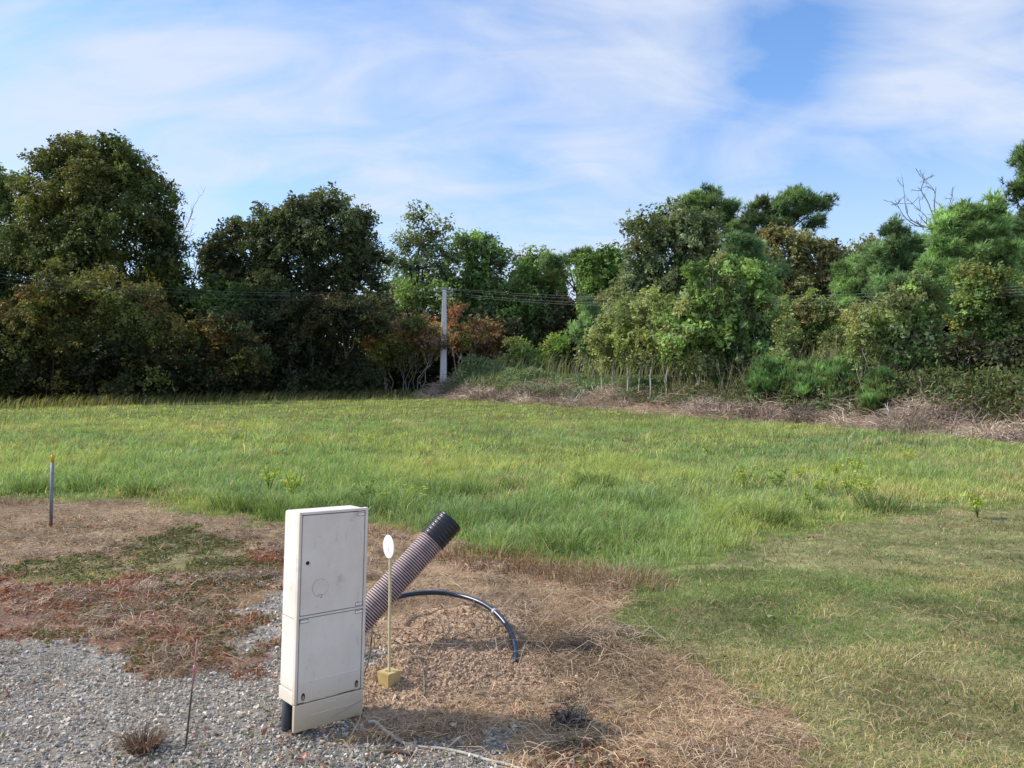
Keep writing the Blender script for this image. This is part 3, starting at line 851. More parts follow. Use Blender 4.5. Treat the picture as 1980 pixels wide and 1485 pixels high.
def bare_tree(name, label, Y, bpx, bpy, limbs, bark='dead', r_px=4, twig_n=7, group=None, twig_len=.35, depth=3):
    X = (bpx - 990) / F * Y
    base = Vector((X, Y, H1(X, Y) - .05)); s = Y / F
    root = thing(name, label, 'tree', base, group=group)
    tb = Tubes(); tw = tb; bc = np.array(BARKS[bark])
    fork = np.array(at(bpx, bpy, Y) - base)
    tb.add(wob((0, 0, -.1), fork, 7, .02), r_px * s * .6, r_px * s * .5, 7, bc)
    def grow(t, p, q, r, lev, L):
        t.add(wob(p, q, 5, .06), r, r * .45, 4, bc * rng.uniform(.8, 1.2))
        if lev <= 0: return
        d = (q - p)
        for k in range(3):
            f = rng.uniform(.3, 1.0); st = p + d * f
            nd = d / np.linalg.norm(d) + rng.normal(0, .55, 3); nd /= np.linalg.norm(nd)
            grow(tw, st, st + nd * L * rng.uniform(.5, 1.1), r * .4, lev - 1, L * .6)
    for lim in limbs:
        pts = [fork] + [np.array(at(px, py, Y) - base) + np.array([0, rng.normal(0, .3), 0]) for px, py in lim]
        P = catmull(pts, 4)
        tb.add([tuple(p) for p in P], r_px * s * .26, r_px * s * .08, 5, bc)
        for k in range(twig_n):
            i = rng.integers(2, len(P)); st = np.array(P[i]); d = np.array(P[i]) - np.array(P[i - 1]); d /= np.linalg.norm(d) + 1e-9
            nd = d + rng.normal(0, .6, 3); nd /= np.linalg.norm(nd)
            L = twig_len * rng.uniform(.5, 1.3) * 60 * s
            grow(tw, st, st + nd * L, r_px * s * .13, depth - 2, L * .6)
    tb.obj('branches', M_BARK, root)
    return root

WL = 'trees of the wood along the left edge'
WC = 'trees behind the utility pole'
WR = 'trees of the wood along the right edge'

# --- left wood
tree('oak_tree', 'tallest tree of the left wood, broad olive green oak rising above its neighbours', 'tree', 50, 180,
     [(190, 310, 72, 52), (135, 300, 58, 40), (95, 320, 42, 34), (235, 320, 50, 45), (275, 355, 52, 46), (310, 378, 36, 26), (75, 375, 60, 52), (190, 390, 90, 62), (110, 450, 80, 60), (235, 445, 85, 60), (300, 440, 40, 48), (160, 510, 110, 50), (280, 510, 70, 46), (70, 500, 70, 56), (322, 500, 36, 36)],
     'olive', dens=1.05, trunk_px=22, twigs=7, accent=('yellow', .08), group=WL)
tree('oak_tree', 'thin leaved tree cut off by the left border with sky showing through it', 'tree', 51, 5,
     [(-10, 370, 45, 30), (20, 350, 34, 26), (15, 420, 32, 30), (-40, 430, 50, 50), (30, 500, 40, 42), (-30, 510, 60, 50), (-90, 420, 60, 60), (10, 570, 60, 50)], 'mid', dens=.75, group=WL, trunk_px=14)
bare_tree('bare_tree', 'leafless grey twiggy tree showing past the right side of the tallest oak', 53, 322, 520, [[(335, 450), (345, 400), (352, 378)], [(350, 460), (365, 420), (372, 395)], [(345, 480), (372, 450)], [(325, 440), (320, 390)]], 'dead', 4, 10, WL, .5)
bare_tree('bare_tree', 'leafless twiggy tree in the sky gap left of the dark broad oak', 56, 372, 560, [[(370, 510), (362, 470), (358, 450)], [(380, 510), (384, 478)], [(392, 520), (402, 480)]], 'dead', 4, 9, WL, .5)
tree('tree', 'dark green tree low behind the hedge, right of the tallest oak', 'tree', 54, 330, [(320, 560, 55, 50), (340, 530, 30, 30), (300, 600, 60, 60), (355, 600, 50, 60), (330, 670, 70, 70)], 'mid', dens=1.1, group=WL)
tree('oak_tree', 'small dark oak with a rounded top just left of the broad dark oak', 'tree', 54, 445,
     [(448, 448, 30, 26), (420, 470, 28, 22), (475, 470, 26, 22), (440, 500, 50, 34), (405, 520, 26, 24), (470, 530, 50, 46), (430, 560, 50, 40), (450, 600, 60, 50)], 'dark', dens=.95, group=WL)
tree('oak_tree', 'broad dark green oak with a rounded domed crown in the left centre of the wood', 'tree', 53, 600,
     [(640, 395, 42, 32), (610, 415, 46, 36), (520, 420, 36, 26), (510, 455, 34, 38), (560, 440, 50, 42), (690, 425, 26, 22), (665, 450, 52, 44), (705, 470, 26, 28), (600, 480, 70, 50), (530, 500, 52, 44), (685, 510, 44, 36), (560, 545, 70, 44), (650, 545, 66, 40), (722, 500, 28, 18), (718, 540, 26, 20)],
     'dark', dens=1.15, trunk_px=18, twigs=7, mottling=.25, accent=('grey', .35), group=WL, px_leaf=6)
tree('leafy_shrub', 'tall olive and yellow shrub at the far left front of the wood', 'shrub', 42, 170,
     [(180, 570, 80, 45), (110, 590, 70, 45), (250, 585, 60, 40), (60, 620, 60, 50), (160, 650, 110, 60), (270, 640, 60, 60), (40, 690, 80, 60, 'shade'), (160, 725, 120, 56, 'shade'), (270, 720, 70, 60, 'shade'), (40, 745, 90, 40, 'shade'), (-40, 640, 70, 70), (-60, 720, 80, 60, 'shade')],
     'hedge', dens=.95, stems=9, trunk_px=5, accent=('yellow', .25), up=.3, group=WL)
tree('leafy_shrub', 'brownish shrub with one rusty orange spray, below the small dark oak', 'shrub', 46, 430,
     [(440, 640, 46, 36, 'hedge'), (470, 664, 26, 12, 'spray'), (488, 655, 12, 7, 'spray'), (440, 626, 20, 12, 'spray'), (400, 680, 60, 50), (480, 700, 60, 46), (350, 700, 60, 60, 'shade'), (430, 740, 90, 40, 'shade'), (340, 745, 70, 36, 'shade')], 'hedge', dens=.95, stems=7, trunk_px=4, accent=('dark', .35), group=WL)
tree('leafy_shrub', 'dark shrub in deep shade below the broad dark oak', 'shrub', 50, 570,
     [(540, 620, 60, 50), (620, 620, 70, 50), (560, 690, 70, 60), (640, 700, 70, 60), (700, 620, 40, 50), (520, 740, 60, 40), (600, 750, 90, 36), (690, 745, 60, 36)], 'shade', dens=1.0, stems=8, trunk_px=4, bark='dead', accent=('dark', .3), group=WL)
tree('leafy_shrub', 'green bushy tree filling the wood between the small oak and the broad oak', 'shrub', 52, 480, [(420, 570, 40, 30, 'mid'), (470, 590, 60, 40, 'mid'), (530, 580, 50, 36), (430, 620, 50, 40), (500, 640, 60, 50)], 'dark', dens=1.1, group=WL)
tree('rusty_shrub', 'rust brown shrub with pale bare stems left of the utility pole', 'shrub', 55, 780,
     [(780, 635, 56, 30), (740, 655, 50, 28), (820, 650, 36, 32), (720, 690, 50, 30, 'hedge'), (790, 680, 60, 28, 'hedge'), (840, 660, 24, 26), (690, 720, 46, 36, 'shade')], 'rust', dens=.62, stems=13, trunk_px=2.4, bark='pale', accent=('hedge', .3), group=WC)
tree('rusty_shrub', 'rust red shrub with forked pale stems right of the utility pole', 'shrub', 58, 890,
     [(920, 640, 44, 22), (890, 655, 34, 20), (945, 660, 32, 20), (875, 640, 20, 22, 'rust'), (960, 680, 24, 20, 'hedge'), (880, 600, 16, 18, 'rust')], 'rust', dens=.62, stems=9, trunk_px=2.4, bark='pale', accent=('hedge', .25), group=WC)
# --- centre, behind the pole
tree('oak_tree', 'sparse airy tree with a tall thin top directly above the utility pole', 'tree', 66, 800,
     [(820, 425, 24, 22), (845, 450, 26, 24), (815, 470, 38, 30), (785, 480, 26, 24), (855, 490, 26, 28), (765, 500, 24, 20), (810, 520, 56, 30), (860, 530, 36, 36), (775, 550, 44, 30, 'mid'), (830, 580, 60, 40, 'mid'), (790, 610, 50, 40, 'dark')],
     'grey', dens=.5, twigs=10, trunk_px=8, spread=.4, group=WC)
tree('oak_tree', 'rounded mid green tree just right above the utility pole', 'tree', 67, 925, [(922, 470, 36, 26), (900, 490, 32, 30), (950, 500, 34, 34), (920, 530, 56, 36), (900, 580, 60, 46), (960, 580, 46, 46), (930, 640, 60, 50, 'dark')], 'mid', dens=1.0, accent=('grey', .3), group=WC)
tree('tree', 'low lighter topped tree left of the sky gap', 'tree', 67, 1040, [(1038, 500, 30, 22), (1010, 520, 34, 30), (1060, 525, 36, 30), (1030, 560, 60, 40), (1000, 610, 60, 50), (1070, 600, 40, 40, 'dark'), (1040, 650, 60, 50, 'dark')], 'mid', dens=.95, accent=('silver', .3), group=WC)
tree('pine_tree', 'dark pine branch top bending over the sky gap', 'tree', 64, 1120, [(1100, 500, 28, 14), (1070, 512, 24, 14), (1130, 505, 24, 16), (1150, 525, 24, 14)], 'darkpine', style='needle', dens=1.2, bark='pine', group=WC, trunk_px=6)
tree('tree', 'bright green leafy tree right of the sky gap', 'tree', 60, 1165, [(1160, 492, 34, 24), (1140, 515, 26, 26), (1185, 515, 34, 30), (1165, 550, 44, 36), (1200, 580, 40, 50), (1150, 610, 30, 40, 'mid')], 'bright', dens=1.05, group=WC)
tree('leafy_shrub', 'yellow turning shrub standing at the edge between the weeds and the young birches', 'shrub', 52, 1072, [(1072, 660, 22, 24), (1080, 680, 24, 26), (1060, 695, 22, 22), (1075, 720, 30, 20, 'mid')], 'yellow', dens=1.0, stems=4, trunk_px=2.5, accent=('bright', .4), group=WC)
tree('leafy_shrub', 'slender olive shrub rising from the weeds right of the rust red shrub', 'shrub', 54, 1005, [(1000, 665, 14, 20), (1015, 680, 22, 24), (990, 700, 24, 20), (1012, 720, 32, 20)], 'olive', dens=1.0, stems=5, trunk_px=2.5, accent=('mid', .3), group=WC)
# --- right wood
tree('oak_tree', 'large loose grey green oak standing left of the two tall pines', 'tree', 50, 1320,
     [(1290, 410, 34, 26), (1330, 425, 46, 40), (1240, 440, 30, 24), (1270, 460, 46, 40), (1340, 480, 60, 46), (1235, 500, 40, 40), (1370, 450, 30, 40), (1290, 530, 66, 44), (1220, 560, 46, 36), (1360, 550, 50, 46), (1270, 590, 60, 40)],
     'grey', dens=.95, trunk_px=13, twigs=8, accent=('dark', .3), group=WR, px_leaf=6.5)
tree('pine_tree', 'tall round topped dark pine, left of the two tall pines', 'tree', 54, 1385, [(1360, 385, 36, 20), (1335, 400, 26, 16), (1390, 400, 30, 22), (1405, 425, 22, 22), (1375, 430, 30, 20), (1350, 420, 26, 18)], 'darkpine', style='needle', dens=1.7, bark='pine', trunk_px=8, group=WR, px_leaf=6)
tree('pine_tree', 'tall pine with a flat windswept crown, right of the two tall pines', 'tree', 50, 1510, [(1545, 375, 18, 14), (1520, 395, 34, 16), (1570, 390, 32, 13), (1592, 392, 18, 14), (1480, 410, 36, 20), (1455, 425, 28, 22), (1540, 412, 36, 14), (1500, 435, 40, 14), (1560, 434, 30, 9), (1440, 450, 34, 20)], 'darkpine', style='needle', dens=1.6, bark='pine', trunk_px=7, twigs=3, group=WR, px_leaf=6)
tree('oak_tree', 'brownish autumn oak below the flat topped pine', 'tree', 46, 1530, [(1500, 470, 40, 26), (1550, 470, 38, 28), (1580, 500, 26, 32), (1530, 510, 56, 42), (1480, 520, 40, 40), (1570, 560, 40, 44), (1510, 570, 50, 46)], 'autumn', dens=1.15, group=WR, px_leaf=6.5)
tree('pine_tree', 'soft green young pine in front of the autumn oak', 'tree', 42, 1450, [(1430, 480, 30, 30), (1455, 500, 34, 36), (1410, 510, 26, 30), (1480, 540, 32, 40), (1440, 560, 50, 40)], 'bluepine', style='needle', dens=1.5, bark='pine', group=WR)
tree('oak_tree', 'dense leafy olive green tree at the front with pale stems under its crown', 'tree', 34, 1390,
     [(1400, 520, 40, 32), (1360, 550, 46, 36), (1440, 550, 46, 40), (1330, 590, 46, 40), (1400, 600, 70, 46), (1460, 610, 46, 50), (1340, 650, 60, 44), (1420, 670, 66, 44), (1300, 640, 30, 40), (1480, 670, 30, 36), (1370, 700, 60, 30)],
     'mid', dens=1.15, stems=11, trunk_px=4, bark='birch', accent=('silver', .3), group=WR, px_leaf=7.5)
tree('pine_tree', 'pale green feathery pine, leftmost of the three young pines at right', 'tree', 40, 1660, [(1640, 520, 24, 26), (1660, 540, 34, 36), (1625, 560, 26, 40), (1650, 600, 44, 44), (1680, 570, 30, 40), (1650, 650, 50, 40)], 'pine', style='needle', dens=1.5, bark='pine', group=WR)
tree('pine_tree', 'blue green pointed pine, middle of the three young pines at right', 'tree', 38, 1735, [(1728, 450, 20, 20), (1740, 475, 34, 26), (1705, 490, 30, 28), (1770, 490, 28, 30), (1720, 520, 50, 36), (1690, 520, 26, 30), (1770, 530, 40, 40), (1730, 570, 56, 40)], 'bluepine', style='needle', dens=1.6, bark='pine', group=WR)
tree('pine_tree', 'bright green bushy pine with soft rounded tufts near the right border', 'tree', 34, 1860,
     [(1848, 420, 26, 26), (1835, 450, 34, 34), (1880, 440, 36, 36), (1912, 415, 20, 26), (1925, 450, 26, 30), (1825, 490, 34, 34), (1870, 490, 50, 40), (1930, 500, 34, 36), (1800, 540, 34, 34), (1850, 550, 56, 40), (1920, 560, 46, 40)], 'pine', style='needle', dens=1.8, bark='pine', group=WR, px_leaf=8)
tree('pine_tree', 'dark green pine filling the right border behind the bushy pine', 'tree', 36, 1985, [(1960, 450, 30, 40), (1995, 430, 40, 40), (1975, 510, 36, 46), (2030, 500, 50, 60), (1985, 580, 50, 50)], 'bluepine', style='needle', dens=1.4, bark='pine', group=WR)
tree('pine_tree', 'tall pine with dark clumps cut off by the right border', 'tree', 30, 2050, [(1975, 320, 22, 26), (1985, 350, 30, 14), (1965, 372, 22, 16), (2010, 370, 34, 22), (2030, 300, 50, 40), (2060, 360, 50, 40), (1995, 415, 16, 14)], 'darkpine', style='needle', dens=1.7, bark='pine', trunk_px=14, group=WR, px_leaf=8)
bare_tree('bare_tree', 'dead leafless tree with long grey branches against the sky right of the middle', 42, 1812, 440,
          [[(1805, 400), (1800, 372), (1792, 335)], [(1800, 390), (1788, 365), (1779, 352)], [(1785, 432), (1760, 412), (1745, 362)], [(1780, 436), (1752, 418), (1733, 385)], [(1800, 430), (1790, 420), (1762, 395)], [(1825, 420), (1838, 385)], [(1812, 420), (1815, 400)]], 'dead', 5, 8, WR, .35)
bare_tree('bare_tree', 'thin bare dead top standing beside the pine clumps at the right border', 38, 1942, 420, [[(1940, 390), (1934, 356)], [(1948, 380), (1952, 360)], [(1955, 400), (1958, 390)]], 'dead', 3, 3, WR, .2)
tree('leafy_shrub', 'olive hornbeam bush with upright shoots leaning over the brush at right', 'shrub', 27, 1775,
     [(1760, 570, 40, 34), (1800, 585, 40, 40), (1720, 600, 40, 40), (1760, 630, 60, 46), (1810, 650, 44, 46), (1700, 660, 40, 40), (1760, 700, 60, 44), (1830, 700, 30, 30), (1720, 730, 40, 40), (1780, 755, 40, 30)],
     'silver', dens=1.0, stems=11, trunk_px=4, bark='dead', accent=('mid', .35), up=.4, group=WR, px_leaf=7.5)
tree('leafy_shrub', 'yellow olive bush beneath the bushy pine at the right border', 'shrub', 29.5, 1900,
     [(1900, 530, 34, 40), (1870, 570, 40, 40), (1930, 560, 40, 44), (1880, 620, 50, 40), (1950, 620, 50, 46), (1860, 600, 30, 30, 'yellow'), (1980, 570, 40, 50), (1910, 660, 50, 34), (2000, 640, 40, 50)],
     'olive', dens=1.0, stems=8, trunk_px=4, bark='dead', accent=('mid', .3), group=WR, px_leaf=7)
tree('leafy_shrub', 'dark bramble thicket in shade in the lower right corner of the wood', 'shrub', 25.5, 1915,
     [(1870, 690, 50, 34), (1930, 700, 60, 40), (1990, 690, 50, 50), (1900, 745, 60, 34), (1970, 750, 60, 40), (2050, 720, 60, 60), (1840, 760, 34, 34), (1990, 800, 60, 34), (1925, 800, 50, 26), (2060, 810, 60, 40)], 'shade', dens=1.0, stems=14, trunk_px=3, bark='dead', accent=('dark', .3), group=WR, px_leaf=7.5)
tree('leafy_shrub', 'leafy mixed bush between the front tree and the leftmost young pine', 'shrub', 38, 1570,
     [(1560, 600, 46, 36), (1600, 620, 44, 40), (1530, 640, 46, 40), (1590, 670, 56, 36), (1640, 690, 46, 34), (1540, 690, 44, 30)], 'olive', dens=1.05, stems=6, trunk_px=3, bark='pale', accent=('autumn', .4), group=WR)
tree('pine_tree', 'small blue green pine sapling at the left end of the young birches', 'tree', 47, 1145, [(1140, 598, 18, 20), (1150, 625, 26, 26), (1130, 650, 24, 26), (1155, 670, 30, 28)], 'bluepine', style='needle', dens=1.4, bark='pine', group=WR, trunk_px=3)
tree('leafy_shrub', 'olive leafy tree filling the wood behind the young birches', 'tree', 48, 1230, [(1200, 610, 50, 40), (1250, 620, 50, 40), (1170, 640, 40, 40), (1220, 670, 70, 40), (1280, 680, 50, 36), (1160, 690, 40, 34)], 'silver', dens=1.0, accent=('olive', .5), group=WR)
tree('tree', 'dark leafed tree in the gap between autumn oak and pale feathery pine', 'tree', 47, 1615, [(1610, 505, 34, 26), (1625, 540, 40, 40), (1590, 560, 40, 40), (1660, 500, 26, 22), (1620, 600, 60, 50), (1690, 480, 18, 20)], 'autumn', dens=1.1, accent=('dark', .4), group=WR)
tree('leafy_shrub', 'mid green leafy bush behind the gorse, below the three young pines', 'shrub', 35, 1690, [(1660, 640, 44, 40), (1700, 610, 44, 44), (1740, 640, 40, 44), (1690, 690, 60, 36), (1640, 690, 40, 34)], 'olive', dens=1.05, stems=6, trunk_px=3, bark='pale', accent=('silver', .4), group=WR)
tree('leafy_shrub', 'low bushy shrub between the front tree and the gorse', 'shrub', 33.5, 1470, [(1460, 700, 34, 30), (1440, 735, 40, 26), (1490, 720, 30, 26), (1410, 740, 34, 22)], 'mid', dens=1.0, stems=6, trunk_px=2.5, bark='pale', accent=('silver', .35), group=WR)
# gorse bushes
for (px, Y, lob, lab) in (
    (1500, 29.5, [(1500, 735, 44, 36), (1480, 755, 34, 26), (1520, 760, 36, 26), (1540, 742, 30, 30)], 'bright green gorse bush, leftmost of the row on the bank'),
    (1580, 28.5, [(1575, 730, 42, 34), (1560, 758, 40, 26), (1605, 755, 40, 26), (1615, 742, 30, 30)], 'bright green gorse bush, second from the left of the row on the bank'),
    (1650, 27.3, [(1645, 735, 40, 32), (1630, 760, 40, 26), (1672, 762, 36, 26), (1680, 748, 28, 28)], 'bright green gorse bush, third from the left of the row on the bank'),
    (1705, 25.5, [(1700, 752, 34, 28), (1690, 775, 34, 20), (1722, 775, 30, 18)], 'darker gorse bush at the right end of the row, beside the hornbeam bush')):
    tree('gorse_bush', lab, 'bush', Y, px, lob, 'gorse', style='needle', dens=1.9, stems=5, trunk_px=2, bark='dark', group='gorse bushes on the bank', px_leaf=8, up=1.5, lumps=1.6)
# young birches
birch = [(1162, 38.6, 620, 'first from the left'), (1186, 38.2, 590, 'second from the left'), (1212, 37, 570, 'third from the left'), (1236, 36.8, 585, 'fourth from the left'), (1257, 35.8, 555, 'fifth from the left'), (1290, 35, 570, 'sixth from the left'), (1520, 30, 610, 'just left of the mixed bush'), (1668, 26.8, 590, 'between the gorse and the hornbeam bush')]
for (px, Y, top, lab) in birch:
    h = 740 - top
    tree('birch_sapling', 'thin pale stemmed sapling with airy olive leaves, ' + lab + (' of the young birches' if 'left of' not in lab and 'between' not in lab else ''), 'tree', Y, px,
         [(px + random.uniform(-6, 6), top + h * .12, 16, h * .12), (px + random.uniform(-8, 8), top + h * .3, 26, h * .14), (px + random.uniform(-10, 10), top + h * .5, 28, h * .14), (px + random.uniform(-10, 10), top + h * .68, 22, h * .1)],
         'silver', dens=.75, trunk_px=3.4, bark='birch', accent=('olive', .45), group='young birches on the bank', limb_px=1.6, twigs=3)

# deep wood behind the edge trees: one mass
def deep_wood():
    b = Batch()
    rows = [(-30, 330, 540, 790, 60, 30000), (330, 760, 560, 790, 62, 30000), (700, 1095, 545, 770, 74, 30000), (690, 1010, 620, 778, 63, 14000), (1075, 1135, 592, 775, 66, 7000), (1115, 1420, 540, 760, 62, 22000), (1400, 1700, 530, 760, 58, 24000), (1600, 2100, 520, 810, 46, 34000), (-700, 0, 470, 800, 54, 44000), (2000, 2500, 470, 810, 38, 30000)]
    for (x0, x1, y0, y1, Y, n) in rows:
        px = rng.uniform(x0, x1, n); top = y0 + 46 * (fbm(px * .03, px * 0, 161) - .5) * 2
        py = top + (y1 - top) * rng.uniform(0, 1, n)
        yy = Y + rng.uniform(-2.5, 5, n)
        x = (px - 990) / F * yy; z = CAMZ + (770 - py) / F * yy
        P = np.stack([x, yy, z], 1)
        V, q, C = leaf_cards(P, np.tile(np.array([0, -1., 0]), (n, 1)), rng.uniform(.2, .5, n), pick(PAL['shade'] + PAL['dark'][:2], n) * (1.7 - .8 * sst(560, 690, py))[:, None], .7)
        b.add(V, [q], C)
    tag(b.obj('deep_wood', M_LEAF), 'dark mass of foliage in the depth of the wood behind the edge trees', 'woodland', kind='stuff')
deep_wood()

# dead branches pulled over the brush strip
def dead_branch(px, py, Y, ends, label, col=(.36, .31, .27)):
    g = ground_at(px, py); g = Vector(((px - 990) / F * Y, Y, H1((px - 990) / F * Y, Y)))
    t = Tubes()
    for (ex, ey) in ends:
        e = np.array(at(ex, ey, Y - random.uniform(-.3, .6)) - g)
        m = e * .5 + np.array([0, 0, .25 * abs(e[2]) + .12])
        P = catmull([(0, 0, 0), tuple(m), tuple(e)], 5)
        t.add([tuple(p) for p in P], .028, .008, 5, np.array(col) * random.uniform(.8, 1.15))
        for _ in range(4):
            i = random.randrange(3, len(P)); q = np.array(P[i]) + rng.normal(0, .22, 3)
            t.add(wob(P[i], q, 4, .1), .01, .004, 4, np.array(col) * random.uniform(.8, 1.15))
    o = t.obj('dead_branch', M_BARK, None, True, g)
    tag(o, label, 'branch', 'dead branches on the brush strip')
dead_branch(1795, 800, 25, [(1755, 730), (1830, 815), (1850, 830), (1815, 820), (1770, 740), (1790, 760)], 'bleached dead branch arching down from the hornbeam bush')
dead_branch(1890, 832, 21.5, [(1850, 815), (1930, 845), (1945, 855), (1925, 805), (1870, 800), (1905, 850), (1880, 815)], 'heap of bleached twigs at the right end of the brush strip')

# ------------------------------------------------------------------ utility pole and lines
def utility_pole():
    Y = 55; s = Y / F
    bp = at(857, 730, Y); z0 = H1(bp.x, Y)
    root = thing('utility_pole', 'tapered grey concrete electricity pole standing on the weedy bank before the wood', 'utility pole', (bp.x, Y, z0), (0, math.radians(.7), math.radians(8)))
    top = at(859, 560, Y).z - z0
    conc = plain_mat('concrete', (.78, .74, .74), .85, .2, (.66, .63, .64), 3, .1)
    b = bmesh.new()
    vs = []
    for (z, w, d) in ((-.3, .25, .19), (top, .135, .11)):
        vs.append([b.verts.new((sx * w, sy * d, z)) for sx, sy in ((-1, -1), (1, -1), (1, 1), (-1, 1))])
    for k in range(4): b.faces.new((vs[0][k], vs[0][(k + 1) % 4], vs[1][(k + 1) % 4], vs[1][k]))
    b.faces.new(vs[0][::-1]); b.faces.new(vs[1])
    bmesh.ops.bevel(b, geom=list(b.edges), offset=.025, segments=2, affect='EDGES')
    bm_obj('shaft', b, conc, root)
    metal = plain_mat('galvanised', (.35, .36, .37), .45, .5)
    bm_obj('cap', box_bm(-.2, .2, -.15, .15, top + .003, top + .13, .04), metal, root)
    bm_obj('bracket', box_bm(-.75, .6, -.06, .06, top - .16, top - .1, .01, 1), metal, root)
    bm_obj('bracket', box_bm(-.6, .5, -.06, .06, top - .5, top - .44, .01, 1), metal, root)
    ins = plain_mat('insulator', (.62, .62, .60), .25, .6)
    tips = []
    for (x, z) in ((-.7, top - .1), (-.5, top + .02), (-.55, top - .44), (.55, top - .1), (.38, top + .02), (.45, top - .44)):
        t = Tubes(); t.add([(x, 0, z - .02), (x, 0, z + .03), (x, 0, z + .06), (x, 0, z + .1), (x, 0, z + .14), (x, 0, z + .17)], 0, 0, 10, radii=np.array([.04, .09, .05, .085, .05, .02]))
        t.obj('insulator', ins, root)
        tips.append(root.location + Vector((x, 0, z + .1)))
    return tips
tips = utility_pole()
M_WIRE = plain_mat('aluminium_wire', (.26, .27, .26), .5, .4)
def wire(p0, p1, sag, label, r=.0045):
    P = [p0.lerp(p1, t) - Vector((0, 0, 4 * sag * t * (1 - t))) for t in np.linspace(0, 1, 40)]
    o = caps_tube('power_line', [tuple(p - p0) for p in P], r, M_WIRE, None, 5, p0)
    tag(o, label, 'power line', 'power lines at the pole')
R_END = at(2420, 528, 23.5)
for k, (tp, dz, lab) in enumerate(((tips[4], .15, 'highest wire running right from the pole'), (tips[3], -.02, 'second highest wire running right from the pole'), (tips[5] + Vector((0, 0, .12)), -.17, 'second lowest wire running right from the pole'), (tips[5], -.34, 'lowest wire running right from the pole'))):
    wire(tp, R_END + Vector((0, 0, dz * .4)), .75 + .05 * k, lab)
L_END = at(-300, 500, 33)
for k, (tp, dz, lab) in enumerate(((tips[1], .2, 'highest thin wire running left from the pole before the wood'), (tips[0], 0, 'middle thin wire running left from the pole before the wood'), (tips[2], -.2, 'lowest thin wire running left from the pole before the wood'))):
    wire(tp, L_END + Vector((0, 0, dz)), .9, lab, .0045)

